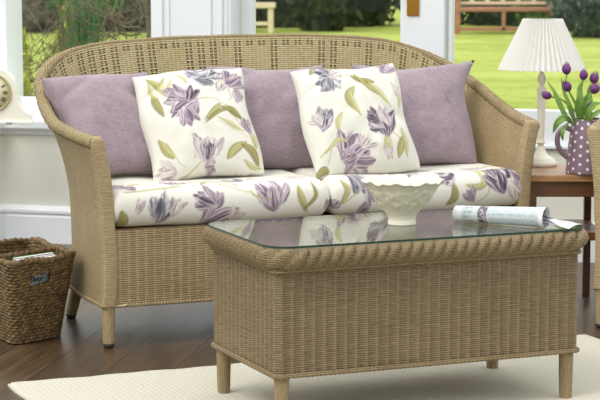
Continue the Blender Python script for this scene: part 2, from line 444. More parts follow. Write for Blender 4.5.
    def sample(s, x, y):
        x = np.clip(np.asarray(x) * s.res, 0, s.nx - 1.001); y = np.clip(np.asarray(y) * s.res, 0, s.ny - 1.001)
        i = x.astype(int); j = y.astype(int); fx = (x - i)[..., None]; fy = (y - j)[..., None]
        A = s.A; return (A[i, j] * (1 - fx) + A[i + 1, j] * fx) * (1 - fy) + (A[i, j + 1] * (1 - fx) + A[i + 1, j + 1] * fx) * fy

# ---------------------------------------------------------------- THE SETTING
def flat(name, pts, mat, kind='structure'):
    o = MB().poly(pts).build(name, mat); o['kind'] = kind; return o
fl = MB().box((-3.2, 1.0, -.1), (3.2, 8.6, 0)).build('floor', M['floor']); fl['kind'] = 'structure'
lawn = MB().box((-30, 8.62, -.45), (30, 60, -.2)).build('lawn', M['lawn']); lawn['kind'] = 'structure'
WALL = R(-16.5); P0 = Vector((-.893, 7.93, 0))
def wroot(name):
    return None
WM = Matrix.Translation(P0) @ Matrix.Rotation(WALL, 4, 'Z')
def wall_obj(name, mb, mat, parent=None, kind='structure'):
    o = mb.build(name, mat, parent)
    if parent is None: o.matrix_world = WM
    if parent is None and kind: o['kind'] = kind
    return o
def extrude_profile(prof, a0, a1):
    """profile in (b,z) swept along the wall from a0 to a1"""
    mb = MB(); P = np.array([[(a, b, z) for (b, z) in prof] for a in (a0, a1)])
    mb.grid(P, smooth=False, flip=True)
    mb.poly([(a0, b, z) for b, z in prof]); mb.poly([(a1, b, z) for b, z in prof][::-1]); return mb
wall_obj('wall_back', MB().box((-.302, 0, 0), (.312, .30, .445)), M['wall'])
wall_obj('trim_1', extrude_profile([(0, .436), (-.010, .436), (-.014, .452), (-.030, .458), (-.034, .464), (-.034, .489), (-.030, .494), (.30, .494), (.30, .445), (0, .445)], -.36, .312), M['white'])
wall_obj('baseboard_back', extrude_profile([(0, 0), (-.018, 0), (-.018, .105), (-.014, .112), (-.014, .118), (-.022, .122), (-.022, .132), (-.012, .146), (0, .15), (0, 0)], -.302, .312), M['white'])
# the left facet of the bay, coming towards the room
def facet(mb, name, mat):
    o = mb.build(name, mat); o.matrix_world = WM @ Matrix.Translation((-.302, 0, 0)) @ Matrix.Rotation(R(62), 4, 'Z') ; o['kind'] = 'structure'; return o
facet(MB().box((-1.6, .0, 0), (0.0, .30, .445)), 'wall_left', M['wall'])
facet(extrude_profile([(0, .436), (-.010, .436), (-.014, .452), (-.030, .458), (-.034, .464), (-.034, .489), (-.030, .494), (.30, .494), (.30, .445), (0, .445)], -1.6, .0), 'trim_2', M['white'])
facet(extrude_profile([(0, 0), (-.018, 0), (-.018, .105), (-.014, .112), (-.014, .118), (-.022, .122), (-.022, .132), (-.012, .146), (0, .15), (0, 0)], -1.6, 0.0), 'baseboard_left', M['white'])
# window 1
def window(name, a0, a1, z0, z1, b, fw, depth=.05, bottom=None):
    mb = MB(); bt = bottom or fw
    mb.box((a0, b, z0), (a0 + fw, b + depth, z1), .004); mb.box((a1 - fw, b, z0), (a1, b + depth, z1), .004)
    mb.box((a0 + fw, b + .003, z0), (a1 - fw, b + depth - .003, z0 + bt), .004); mb.box((a0 + fw, b + .003, z1 - fw), (a1 - fw, b + depth - .003, z1), .004)
    w = wall_obj(name, mb, M['white'])
    p = MB().box((a0 + fw, b + depth * .4, z0 + bt), (a1 - fw, b + depth * .4 + .005, z1 - fw)).build('glass_pane', M['pane'], w)
    return w
window('window_1', -.42, .312, .494, 2.1, .25, .04, bottom=.07)
wall_obj('wall_corner', MB().box((-.62, .18, .494), (-.362, .34, 2.1), .006), M['white'])
# wide white pillar with moulded panel between window and door
pl = MB().box((.312, .06, 0), (.645, .32, 2.1), .004)
for a0, a1, d in ((.352, .364, .050), (.384, .392, .054), (.556, .566, .052), (.600, .612, .050), (.626, .632, .054)):
    pl.box((a0, d, .02), (a1, .061, 2.1), .002)
wall_obj('trim_3', pl, M['white'])
# door with lock
dr = MB(); dz = .0
dr.box((.668, .16, .01), (.70, .21, 2.05), .004); dr.box((1.297, .16, .01), (1.388, .21, 2.05), .004)
dr.box((.70, .163, .01), (1.297, .207, .25), .004); dr.box((.70, .163, 1.95), (1.297, .207, 2.05), .004)
door = wall_obj('door_1', dr, M['white'])
MB().box((.70, .18, .25), (1.297, .185, 1.95)).build('glass_pane', M['pane'], door)
hp = MB().box((1.324, .153, .918), (1.372, .16, 1.12), .002).build('lock_plate', M['brass'], door)
MB().tube([(1.358, .15, 1.06), (1.358, .12, 1.06)], .009, 12).tube([(1.358, .12, 1.06), (1.27, .115, 1.06)], .008, 12).build('handle', M['brass'], door)
wall_obj('trim_4', MB().box((1.394, .10, 0), (1.485, .20, 2.1), .003).box((1.472, .094, .02), (1.483, .101, 2.1), .002), M['white'])
# window 2 with panel below
w2 = window('window_2', 1.497, 3.0, .44, 2.1, .12, .012, bottom=.13)
wall_obj('wall_right', MB().box((1.497, .12, 0), (3.0, .30, .425)), M['wall'])
wall_obj('trim_5', MB().box((1.497, .105, .425), (3.0, .30, .44), .003), M['white'])
wall_obj('baseboard_right', extrude_profile([(.12, 0), (.102, 0), (.102, .105), (.108, .14), (.12, .15), (.12, 0)], 1.497, 3.0), M['white'])

# ---------------------------------------------------------------- SOFA / ARMCHAIR
SOFA_ANG = R(22.8); S0 = Vector((-.574, 5.816, 0))
def seat_shell(W, root, lab, rightlow=.02, kb=1.0):
    hw = W / 2
    left = [((-.030, .0, .612), (0, 0, .36), (0, 0, .126)),
            ((-.052, .15, .625), (-.002, .15, .36), (0, .15, .126)),
            ((-.070, .30, .652), (.008, .30, .36), (.004, .30, .126)),
            ((-.062, .44, .715), (.034, .44, .36), (.026, .44, .126)),
            ((-.030, .55, .775), (.075, .535, .36), (.068, .52, .126)),
            ((.060, .625, .834), (.145, .59, .36), (.135, .565, .126)),
            ((.200, .665, .866), (.25, .612, .36), (.25, .582, .126)),
            ((.450, .682, .879), (.48, .617, .36), (.48, .587, .126))]
    mid = [((hw, .685, .882), (hw, .617, .36), (hw, .587, .126))]
    if W < 1: left = left[:-1]
    def mir(p, k):
        dz = {3: .012, 4: .022, 5: .022, 6: .008}.get(k, 0) * (rightlow / .02) if p[2] > .65 else 0
        return (W - p[0], p[1], p[2] - dz)
    right = [tuple(mir(p, k) for p in left[k]) for k in range(len(left) - 1, -1, -1)]
    S_ = left + mid + right; n = 12
    Rr = cr([s[0] for s in S_], n); Mm = cr([s[1] for s in S_], n); Bb = cr([s[2] for s in S_], n)
    N = len(Rr)
    u = np.concatenate([[0], np.cumsum(np.linalg.norm(np.diff(Rr, axis=0), axis=1))]); u -= u[-1] / 2
    nt1, nt2 = 8, 20
    def surf(off):
        """off: inward offset"""
        P = np.zeros((N, nt1 + nt2 + 1, 3)); UV = np.zeros((N, nt1 + nt2 + 1, 2))
        T = np.gradient(Rr, axis=0); T[:, 2] = 0; T /= np.linalg.norm(T, axis=1)[:, None]
        # inward normal in plan
        nin = np.stack([T[:, 1], -T[:, 0], np.zeros(N)], 1)
        for i in range(N):
            for j in range(nt1 + nt2 + 1):
                if j <= nt1:
                    t = j / nt1; p = Bb[i] * (1 - t) + Mm[i] * t
                    p = p + nin[i] * (.006 * math.sin(math.pi * t))
                else:
                    t = (j - nt1) / nt2; side = abs(T[i, 1]); e = 1.9 * side + 1.15 * (1 - side)
                    fxy = t ** e
                    p = Mm[i] + (Rr[i] - Mm[i]) * np.array([fxy, fxy, t])
                P[i, j] = p + nin[i] * off
        d = np.linalg.norm(np.diff(P, axis=1), axis=2)
        v = np.concatenate([np.zeros((N, 1)), np.cumsum(d[:, ::-1], axis=1)], axis=1)[:, ::-1]
        UV[..., 0] = u[:, None]; UV[..., 1] = v
        return P, UV, nin
    TH = .022
    Po, UVo, nin = surf(0); Pi, UVi, _ = surf(TH)
    ia = 3 * n + 4; ib = N - 1 - ia
    for nm, lo, hi, lb in (('armrest', 0, ia, None), ('backrest', ia, ib, None), ('armrest', ib, N - 1, None)):
        mb = MB()
        mb.grid(Po[lo:hi + 1], UVo[lo:hi + 1], flip=False)
        mb.grid(Pi[lo:hi + 1], UVi[lo:hi + 1], flip=True)
        mat = M['wick_back'] if nm == 'backrest' else M['wick_arm']
        if nm == 'backrest':
            o = mb.build(nm, mat, root)
            # solid lining between the two woven faces
            Pm, UVm, _ = surf(TH * .45)
            MB().grid(Pm[lo:hi + 1, 3:], UVm[lo:hi + 1, 3:]).build('lining', M['wick_in'], o)
        else:
            o = mb.build(nm, mat, root)
    # rim: rolled cane along the top
    c = (Po[:, -1] + Pi[:, -1]) / 2
    Tn = np.gradient(Rr, axis=0); sd = np.abs(Tn[:, 1]) / np.linalg.norm(Tn[:, :2], axis=1); rad = .0085 + .0105 * np.clip((sd - .25) / .5, 0, 1)
    mb = MB(); mb.tube([tuple(p) for p in c], list(rad), 14, wob=lambda L, a: 1 + .10 * math.sin(L * 2 * math.pi / .020 + a) , cap=True)
    mb.build('rim', M['braid'], root)
    # bottom braid
    cb = (Po[:, 0] + Pi[:, 0]) / 2
    mb = MB(); pts = [tuple(p + np.array([0, 0, -.0])) for p in Po[:, 0]]
    pts = pts + [tuple(np.array([W - (W) * k / 20, -.004, .126])) for k in range(1, 20)]
    mb.tube(pts, .006, 8, closed=True, wob=lambda L, a: 1 + .15 * math.sin(L * 2 * math.pi / .012 + a)).build('bottom_braid', M['braid'], root)
    # front posts: wrapped bands covering the end of each arm
    for sgn in (0, 1):
        P = []; UV = []
        ii = 0 if sgn == 0 else N - 1
        prof = [Po[ii, j] for j in range(nt1 + nt2 + 1)]; inn = [Pi[ii, j] for j in range(nt1 + nt2 + 1)]
        w = .041
        for j, p in enumerate(prof):
            o_ = np.array(p) ; xin = w if sgn == 0 else -w
            y0 = -.012; y1 = .03; x0 = o_[0] - (.003 if sgn == 0 else -.003); x1 = o_[0] + xin; z = o_[2]
            q = 6; ring = []
            # rounded section
            cx, cy = (x0 + x1) / 2, (y0 + y1) / 2; hx, hy = abs(x1 - x0) / 2, (y1 - y0) / 2
            for k in range(21):
                a = 2 * math.pi * k / 20; ca, sa = math.cos(a), math.sin(a)
                ring.append((cx + hx * math.copysign(abs(ca) ** .45, ca), cy + hy * math.copysign(abs(sa) ** .45, sa), z))
            P.append(ring); UV.append([(k * .006, z) for k in range(21)])
        # rounded top
        top = np.array(P[-1])
        for f, dz in ((.9, .010), (.6, .018), (.2, .021)):
            cc = top.mean(0); r_ = cc + (top - cc) * f; r_[:, 2] = top[0, 2] + dz; P.append([tuple(v) for v in r_]); UV.append([(k * .006, .62 + dz) for k in range(21)])
        MB().grid(np.array(P), np.array(UV)).build('arm_post', M['wrap'], root)
    # seat base: front apron and the deck under the cushions
    nx = 120; xs = np.linspace(.035, W - .035, nx); zs = np.linspace(.126, .352, 12)
    P = np.zeros((nx, 12, 3)); UV = np.zeros((nx, 12, 2))
    for i, x in enumerate(xs):
        for j, z in enumerate(zs): P[i, j] = (x, -.006 + .0016 * math.cos(2 * math.pi * x / .033), z); UV[i, j] = (x, z)
    mb = MB().grid(P, UV); dk = [(.032, .0), (W - .032, .0), (W - .032, .28), (W - .075, .44), (W - .15, .545), (.15, .545), (.075, .44), (.032, .28)]
    mb.poly([(x, y, .352) for x, y in dk]); mb.poly([(x, y, .338) for x, y in dk][::-1])
    for (xa, ya), (xb, yb) in zip(dk, dk[1:] + dk[:1]): mb.poly([(xa, ya, .338), (xb, yb, .338), (xb, yb, .352), (xa, ya, .352)])
    mb.build('seat_base', M['wick'], root)
    def leg(x, y, dx, dy, h=.128):
        o = MB().tube([(x, y, h), (x + dx * .5, y + dy * .5, h / 2), (x + dx, y + dy, .014)], [.0195, .0188, .0175], 16).build('leg', M['wrap'], root)
        MB().lathe([(0, .016), (.0165, .016), (.0172, .008), (.013, 0), (0, 0)], 16, (x + dx, y + dy, 0)).build('foot_cap', M['dark'], o)
    leg(.021, .012, 0, 0); leg(W - .021, .012, 0, 0)
    leg(.075, .50, -.02, .02); leg(W - .075, .50, .02, .02)
sofa = thing('sofa', 'long tan wicker sofa with a curved woven back and flared arms', 'sofa', S0, SOFA_ANG)
seat_shell(1.428, sofa, '')
CH_ANG = R(-30)
chair = thing('armchair', 'tan wicker armchair cut off at the right edge of the photo', 'armchair', (.925, 6.15, 0), CH_ANG)
seat_shell(.62, chair, '', rightlow=0)

# seat cushions: paint (x along, w unrolled from the bottom of the front edge)
SW, SH = 1.40, .66
cv = Canvas(SW, SH, 620)
def sp(px, py):   # printed motif positions measured on the cloth: photo column/row -> metres along and around
    x = (px - 113) / 414 * 1.39
    sl = 230 - (px - 113) * .055 ; top = 186 - (px - 113) * .030
    return x, (.125 * (sl - py) / (sl - top) if py > top else .125 + (top - py) * .028)
def L_(pts): return [sp(*p) for p in pts]
cv.stem(L_([(125, 190), (160, 187), (205, 183), (243, 190)])); cv.stem(L_([(163, 187), (164, 197)])); cv.stem(L_([(243, 188), (253, 200), (262, 206)]))
cv.leaf(L_([(117, 230), (123, 222), (121, 210)]), .016, 2); cv.leaf(L_([(200, 186), (216, 180), (232, 184)]), .010)
cv.tulip(*sp(157, 208), .105, 80, 'grey', .5, 6, 1); cv.tulip(*sp(172, 207), .07, 60, 'pale', .4, 5, 2)
cv.tulip(*sp(137, 206), .06, 80, 'pale', .3, 4, 77)
cv.tulip(*sp(212, 216), .13, 20, 'mauve', .9, 8, 3); cv.tulip(*sp(200, 199), .085, 150, 'dark', .6, 6, 4)
cv.tulip(*sp(228, 213), .06, 60, 'pale', .5, 5, 44)
cv.tulip(*sp(265, 196), .105, 95, 'mauve', .6, 7, 5); cv.stem(L_([(245, 192), (254, 196), (262, 198)]))
cv.leaf(L_([(290, 185), (292, 198), (298, 212)]), .012); cv.leaf(L_([(304, 182), (306, 196), (294, 210)]), .007, 2)
cv.tulip(*sp(322, 209), .06, 70, 'mauve', .5, 5, 6); cv.leaf(L_([(333, 182), (338, 192), (331, 205)]), .010)
cv.tulip(*sp(352, 183), .09, -50, 'grey', .5, 6, 7); cv.tulip(*sp(362, 195), .07, -60, 'mauve', .3, 5, 8)
cv.stem(L_([(333, 205), (345, 196), (352, 186)])); cv.tulip(*sp(355, 211), .05, 30, 'mauve', .5, 5, 9)
cv.tulip(*sp(410, 182), .08, 10, 'grey', .5, 6, 21); cv.leaf(L_([(440, 205), (448, 197), (447, 184)]), .014, 2); cv.tulip(*sp(444, 178), .07, 190, 'dark', .6, 6, 22)
cv.leaf(L_([(460, 186), (473, 188), (487, 182)]), .011); cv.stem(L_([(487, 182), (482, 196), (470, 203)])); cv.leaf(L_([(476, 174), (481, 180), (478, 186)]), .014, 1)
cv.tulip(*sp(465, 196), .06, 120, 'mauve', .5, 5, 23); cv.tulip(*sp(499, 183), .10, 100, 'dark', .7, 7, 24); cv.tulip(*sp(513, 188), .08, -40, 'pale', .5, 6, 25)
cv.tulip(*sp(516, 180), .06, -50, 'mauve', .3, 4, 28)
for k, (px, w, pal) in enumerate([(122, .16, 'mauve'), (180, .19, 'mauve'), (240, .2, 'grey'), (300, .17, 'pale'), (380, .2, 'mauve'), (430, .23, 'dark'), (485, .2, 'pale'), (250, .36, 'mauve'), (360, .36, 'grey')]):
    x = (px - 113) / 414 * 1.39; cv.tulip(x, w, .09, 30 + 50 * k, pal, .6, 6, 40 + k); cv.leaf([(x + .04, w - .01), (x + .07, w + .02), (x + .09, w + .01)], .008, k % 2)
def seat_cushion(name, label, x0, x1, root_loc, ang, off=0.0, depth=.50, cat='cushion', group=None, tl=False, tr=False):
    """section is a bullnosed slab; ends puffed"""
    H = .119; r = .056; sec = []
    # section in (y, z, w) from bottom back -> bottom front -> top front -> top back
    for t in np.linspace(0, 1, 14)[:-1]: sec.append((depth - (depth - r) * t, 0, -1))
    for k in range(64):
        a = -math.pi / 2 - math.pi * k / 63; hh = H / 2
        sec.append((r + r * 1.05 * math.copysign(abs(math.cos(a)) ** .8, math.cos(a)), hh + hh * math.copysign(abs(math.sin(a)) ** .9, math.sin(a)), 0))
    for t in np.linspace(0, 1, 110)[1:]: sec.append((r + (depth - r) * t, H, 0))
    w = 0; ws = []; prev = None
    for k, (y, z, f) in enumerate(sec):
        if k >= 13 and prev: w += math.hypot(y - prev[0], z - prev[1])
        ws.append(.125 * z / H if k < 77 else .125 + y - r); prev = (y, z)
    n = int((x1 - x0) * 330); P = np.zeros((n, len(sec), 3)); C = np.zeros((n, len(sec), 3))
    xs = np.linspace(x0, x1, n)
    VN = vnoise(xs * 14, xs * 0 + x0 * 3, 2)
    for i, x in enumerate(xs):
        e = min((x - x0), (x1 - x)) / .035; k = 1 if e >= 1 else math.sqrt(max(0, 1 - (1 - e) ** 2)); k = .25 + .75 * k
        for j, (y, z, f) in enumerate(sec):
            zc = H / 2; bow = -.003 * math.sin(math.pi * min(1, max(0, y / depth))) if z > H * .6 else 0
            wr = .004 * (VN[i] - .5) * (1 if z > H * .5 else .3) + .003 * math.sin(x * 9 + 1)
            tp = .0 if y < .24 else (.075 if depth < .53 else .10) * ((y - .24) / (depth - .24)) ** 1.3
            ff = (x - x0) / (x1 - x0); xx = x + (tp * (1 - ff) ** 2 if tl else 0) - (tp * ff ** 2 if tr else 0)
            P[i, j] = (xx, (y - depth / 2) * (.93 + .07 * k) + depth / 2, zc + (z - zc) * k + bow + wr)
    XX = np.repeat((xs + off)[:, None], len(sec), 1); WW = np.repeat(np.array(ws)[None], n, 0)
    C = cv.sample(XX, np.clip(WW, 0, SH - .01))
    mb = MB(); mb.grid(P, C=C)
    mb.c = None if False else mb.c
    for i in (0, n - 1):
        pts = [tuple(p) for p in P[i]]; b = len(mb.v)
        mb.v += pts; mb.c += [tuple(c) for c in C[i]]; mb.f.append(list(range(b, b + len(pts)))[::(1 if i == 0 else -1)]); mb.sm.append(True); mb.uv += [(0, 0)] * len(pts)
    o = mb.build(name, M['floral']); o.location = root_loc; o.rotation_euler = (0, 0, ang)
    return tag(o, label, cat, group)
cuL = S0 + Matrix.Rotation(SOFA_ANG, 3, 'Z') @ Vector((.030, -.012, .353))
seat_cushion('seat_cushion', 'floral tulip-print seat cushion on the left half of the sofa', 0, .701, cuL, SOFA_ANG, 0, .54, tl=True)
seat_cushion('seat_cushion', 'floral tulip-print seat cushion on the right half of the sofa', .705, 1.378, cuL, SOFA_ANG, 0, .54, tr=True)
ccl = Vector((.925, 6.15, 0)) + Matrix.Rotation(CH_ANG, 3, 'Z') @ Vector((.038, -.012, .353))
seat_cushion('seat_cushion', 'floral seat cushion on the armchair at the right edge', 0, .545, ccl, CH_ANG, .75, .50, tl=True, tr=True)

# ---------------------------------------------------------------- scatter cushions
def pillow(name, label, W, H, T, bottom, tilt, yaw, roll, mat, canvas=None, n=44, seed=0, group=None, point=.05, sag=0.0, peak=0.0):
    """bottom: middle of the lower edge in the sofa frame"""
    if canvas is not None: n = 150
    t = np.linspace(-1, 1, n); U, V = np.meshgrid(t, t, indexing='ij')
    prof = (np.clip(1 - np.abs(U) ** 2.3, 0, 1) * np.clip(1 - np.abs(V) ** 2.3, 0, 1)) ** .42
    x = U * W / 2 * (1 - point * (1 - V ** 2)); z = V * H / 2 * (1 - point * (1 - U ** 2))
    z = z + H / 2 + sag * np.exp(-((U) ** 2) * 3) * (V > 0) * V * -1
    wr = .012 * (vnoise(U * 2.2 + seed * 3.7, V * 2.2 + seed, seed) - .5) + .007 * (vnoise(U * 5 + V * 2 + seed, V * 4 - U * 3, seed + 9) - .5)
    cr_ = np.exp(-((U * .8 + V * .6 - .55 + .1 * np.sin(U * 6 + seed)) / .07) ** 2) * np.exp(-((U - .55) / .4) ** 2) + np.exp(-((U * .7 - V * .7 + .9 + .1 * np.sin(V * 5)) / .08) ** 2) * .8
    wr += .011 * cr_
    x = x + .006 * np.sin(V * 4.3 + seed) * np.abs(U) ** 3; z = z + .006 * np.sin(U * 3.7 + seed * 2) * np.abs(V) ** 3
    pk = ((U + 1) / 2) ** 5 * ((V + 1) / 2) ** 5; x = x + peak * pk; z = z + peak * .7 * pk
    edge = (1 - prof) * .0
    mb = MB()
    for sgn in (-1, 1):
        y = sgn * (T / 2 * prof) + wr * (prof > 0) * (.3 + .7 * prof) * (1 if sgn < 0 else .2) * np.clip(prof * 2, 0, 1)
        P = np.stack([x, y, z], -1)
        C = None
        if canvas is not None:
            C = canvas.sample((U + 1) / 2 * canvas.w, (V + 1) / 2 * canvas.h) if sgn < 0 else canvas.sample((1 - U) / 2 * canvas.w, (V + 1) / 2 * canvas.h)
        mb.grid(P, np.stack([x, z], -1), C=C, flip=(sgn > 0))
    o = mb.build(name, mat, weld=True)
    RM = Matrix.Rotation(SOFA_ANG, 4, 'Z')
    o.matrix_world = Matrix.Translation(S0) @ RM @ Matrix.Translation(bottom) @ Matrix.Rotation(R(yaw), 4, 'Z') @ Matrix.Rotation(R(-tilt), 4, 'X') @ Matrix.Rotation(R(roll), 4, 'Y')
    tag(o, label, 'cushion', group); return o
pillow('scatter_cushion', 'plain mauve chenille cushion at the left end of the sofa', .385, .37, .15, (.175, .28, .470), 31, 12, -1, M['mauve'], seed=1, point=.085)
pillow('scatter_cushion', 'plain mauve chenille cushion between the two floral cushions', .41, .37, .16, (.70, .32, .468), 29, -3, 1, M['mauve'], seed=2, point=.08)
pillow('scatter_cushion', 'plain mauve chenille cushion at the right end of the sofa',  .41, .37, .16, (1.175, .25, .466), 30, -2, 3, M['mauve'], seed=3, point=.09, peak=.045)
# print on floral cushion one: coordinates in the cloth (u right, v up, metres)
CW = .38
def mk(corn):
    (tlx, tly), (trx, try_), (brx, bry), (blx, bly) = corn
    def f(px, py):
        v = 1 - (py - (tly + try_) / 2) / ((bly + bry) / 2 - (tly + try_) / 2)
        xl = blx + (tlx - blx) * v; xr = brx + (trx - brx) * v
        return ((px - xl) / (xr - xl) * CW, v * CW)
    return f
c1 = Canvas(CW, CW, 750); q = mk(((5, 45), (330, 30), (415, 355), (75, 365)))
l = lambda pts: [q(*p) for p in pts]
c1.stem(l([(185, 150), (240, 152), (300, 185), (345, 240), (385, 330)]), .002); c1.stem(l([(280, 175), (310, 205), (330, 235)])); c1.stem(l([(150, 360), (180, 355), (215, 330)])); c1.stem(l([(255, 220), (300, 245), (350, 270)]), .0012)
c1.stem(l([(60, 80), (95, 110), (110, 90)]), .0016); c1.stem(l([(100, 265), (140, 320), (165, 340)]), .0014); c1.stem(l([(290, 120), (300, 150), (290, 160)]))
c1.leaf(l([(40, 60), (75, 90), (90, 120)]), .014); c1.leaf(l([(60, 110), (72, 150), (92, 190)]), .013, 2); c1.leaf(l([(95, 60), (85, 100), (100, 130)]), .010, 1); c1.leaf(l([(75, 250), (100, 285), (125, 310)]), .014)
c1.leaf(l([(215, 215), (245, 190), (262, 170)]), .011); c1.leaf(l([(262, 180), (300, 190), (335, 215)]), .012, 2); c1.leaf(l([(290, 330), (310, 305), (345, 285)]), .014); c1.leaf(l([(330, 290), (365, 310), (390, 345)]), .015, 2); c1.leaf(l([(350, 230), (372, 270), (378, 300)]), .011, 1)
c1.leaf(l([(120, 70), (105, 100), (115, 130)]), .007, 1); c1.leaf(l([(175, 250), (195, 290), (190, 320)]), .008, 1)
c1.tulip(*q(150, 160), .125, -155, 'mauve', .75, 8, 11); c1.tulip(*q(165, 195), .08, -75, 'mauve', .5, 6, 12); c1.tulip(*q(135, 130), .07, 150, 'mauve', .5, 6, 33)
c1.tulip(*q(225, 300), .115, 85, 'pale', .5, 7, 13); c1.tulip(*q(228, 310), .07, 85, 'dark', .25, 4, 14)
c1.tulip(*q(205, 65), .10, 10, 'grey', .8, 7, 15); c1.tulip(*q(180, 62), .06, 170, 'grey', .6, 5, 16)
c1.tulip(*q(300, 90), .085, 40, 'mauve', .7, 7, 17); c1.tulip(*q(322, 140), .06, -60, 'mauve', .4, 5, 18)
c1.tulip(*q(352, 240), .06, 100, 'mauve', .4, 5, 19); c1.tulip(*q(110, 345), .075, 170, 'pale', .6, 6, 20); c1.tulip(*q(240, 345), .045, 0, 'mauve', .6, 5, 31)
c1.leaf(l([(45, 70), (58, 110), (70, 130)]), .009, 1); c1.leaf(l([(255, 210), (300, 235), (340, 255)]), .008, 1); c1.leaf(l([(125, 55), (150, 75), (160, 95)]), .007, 1); c1.tulip(*q(262, 110), .05, 60, 'pale', .5, 5, 71); c1.tulip(*q(240, 70), .06, 30, 'grey', .5, 5, 72)
c1.leaf(l([(340, 330), (365, 345), (400, 350)]), .008, 1); c1.leaf(l([(215, 225), (255, 195), (290, 190)]), .007, 2); c1.tulip(*q(170, 130), .07, 60, 'dark', .35, 4, 73)
pillow('scatter_cushion', 'white floral tulip-print cushion, the left of the two on the sofa', .362, .375, .14, (.410, .193, .469), 31, -5, -4, M['floral'], c1, seed=4, point=.035)
c2 = Canvas(CW, CW, 750); q = mk(((28, 68), (378, 62), (425, 370), (90, 385)))
c2.stem(l([(175, 100), (230, 110), (290, 160), (340, 205)]), .002); c2.stem(l([(95, 325), (130, 305), (170, 312)])); c2.stem(l([(330, 280), (355, 305), (355, 340)])); c2.stem(l([(300, 80), (270, 90), (275, 110)]), .0014); c2.stem(l([(120, 350), (140, 290), (200, 270)]), .0014)
c2.leaf(l([(215, 140), (190, 175), (220, 220)]), .016); c2.leaf(l([(205, 105), (240, 120), (285, 130)]), .012, 2); c2.leaf(l([(260, 125), (300, 160), (330, 195)]), .011, 1); c2.leaf(l([(85, 375), (105, 362), (125, 370)]), .014, 2); c2.leaf(l([(345, 350), (355, 320), (372, 290)]), .014); c2.leaf(l([(375, 350), (372, 300), (365, 270)]), .011, 1); c2.leaf(l([(155, 280), (150, 240), (165, 215)]), .009, 1); c2.leaf(l([(345, 130), (372, 170), (370, 210)]), .009, 1); c2.leaf(l([(300, 330), (310, 300), (325, 350)]), .012, 1); c2.leaf(l([(110, 60), (95, 75), (80, 90)]), .009, 2)
c2.tulip(*q(135, 110), .10, 175, 'grey', .8, 8, 51); c2.tulip(*q(140, 125), .07, -90, 'grey', .6, 6, 52)
c2.tulip(*q(335, 80), .07, 40, 'mauve', .6, 7, 53); c2.tulip(*q(108, 230), .09, 75, 'grey', .4, 6, 54); c2.tulip(*q(112, 235), .06, 60, 'dark', .3, 4, 64)
c2.tulip(*q(295, 255), .115, 100, 'dark', .6, 8, 55); c2.tulip(*q(310, 235), .08, 100, 'pale', .4, 5, 56); c2.tulip(*q(205, 330), .12, 35, 'mauve', .9, 9, 57); c2.tulip(*q(190, 345), .07, 200, 'mauve', .7, 6, 58); c2.tulip(*q(240, 305), .06, 50, 'pale', .6, 5, 59)
c2.tulip(*q(360, 160), .05, 100, 'pale', .3, 4, 60)
c2.leaf(l([(190, 150), (205, 190), (225, 230)]), .010, 1); c2.leaf(l([(215, 95), (250, 130), (300, 170)]), .008, 0); c2.leaf(l([(180, 300), (150, 290), (110, 320)]), .008, 1); c2.tulip(*q(90, 225), .05, 120, 'pale', .5, 5, 74); c2.tulip(*q(160, 95), .05, 20, 'pale', .5, 5, 75)
c2.tulip(*q(275, 260), .07, 160, 'dark', .4, 5, 76); c2.tulip(*q(310, 335), .05, 90, 'pale', .4, 4, 78)
pillow('scatter_cushion', 'white floral tulip-print cushion, the right of the two on the sofa', .358, .375, .14, (.900, .085, .467), 29, -3, -3, M['floral'], c2, seed=5, point=.035)

# ---------------------------------------------------------------- COFFEE TABLE
T0 = Vector((-.0506, 4.786, 0)); TL, TW = .847, .445
table = thing('coffee_table', 'low rectangular wicker coffee table with a glass top on the rug', 'table', T0, SOFA_ANG)
ZF = .012   # rug thickness under the table
def rrect(x0, y0, x1, y1, r, seg=8, step=.006):
    pts = []
    def line(a, b):
        L = math.hypot(b[0] - a[0], b[1] - a[1]); k = max(1, int(L / step))
        for i in range(k): pts.append((a[0] + (b[0] - a[0]) * i / k, a[1] + (b[1] - a[1]) * i / k))
    def arc(cx, cy, a0):
        k = max(seg, int(r * math.pi / 2 / step))
        for i in range(k): a = a0 + math.pi / 2 * i / k; pts.append((cx + r * math.cos(a), cy + r * math.sin(a)))
    line((x0 + r, y0), (x1 - r, y0)); arc(x1 - r, y0 + r, -math.pi / 2); line((x1, y0 + r), (x1, y1 - r)); arc(x1 - r, y1 - r, 0)
    line((x1 - r, y1), (x0 + r, y1)); arc(x0 + r, y1 - r, math.pi / 2); line((x0, y1 - r), (x0, y0 + r)); arc(x0 + r, y0 + r, math.pi)
    return pts
def out_normals(p):
    p = np.array(p); d = np.roll(p, -1, 0) - np.roll(p, 1, 0); d /= np.linalg.norm(d, axis=1)[:, None]; return np.stack([d[:, 1], -d[:, 0]], 1)
base = rrect(0, 0, TL, TW, .014, step=.0035); bn = out_normals(base); ba = np.array(base)
us = np.concatenate([[0], np.cumsum(np.linalg.norm(np.diff(ba, axis=0), axis=1))])
zs = np.linspace(.137, .41, 30)
P = np.zeros((len(ba), 30, 3)); UV = np.zeros((len(ba), 30, 2))
for j, z in enumerate(zs):
    rb = -.006 * (np.abs(np.sin(math.pi * us / .0285)) ** .9 - .6)
    P[:, j, :2] = ba + bn * rb[:, None]; P[:, j, 2] = z; UV[:, j, 0] = us; UV[:, j, 1] = z
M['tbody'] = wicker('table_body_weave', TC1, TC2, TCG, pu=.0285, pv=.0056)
mb = MB().grid(P, UV, closed=True); mb.poly([(x, y, .139) for x, y in base][::-1])
mb.build('body', M['tbody'], table)
def rope(path, z, rad, pitch, amp, n=10):
    return MB().tube([(x, y, z) for x, y in path], rad, n, closed=True, wob=lambda L, a: 1 + amp * math.sin(2 * math.pi * L / pitch + a))
rope(rrect(-.003, -.003, TL + .003, TW + .003, .016, step=.003), .139, .0062, .012, .18).build('bottom_braid', M['tbraid'], table)
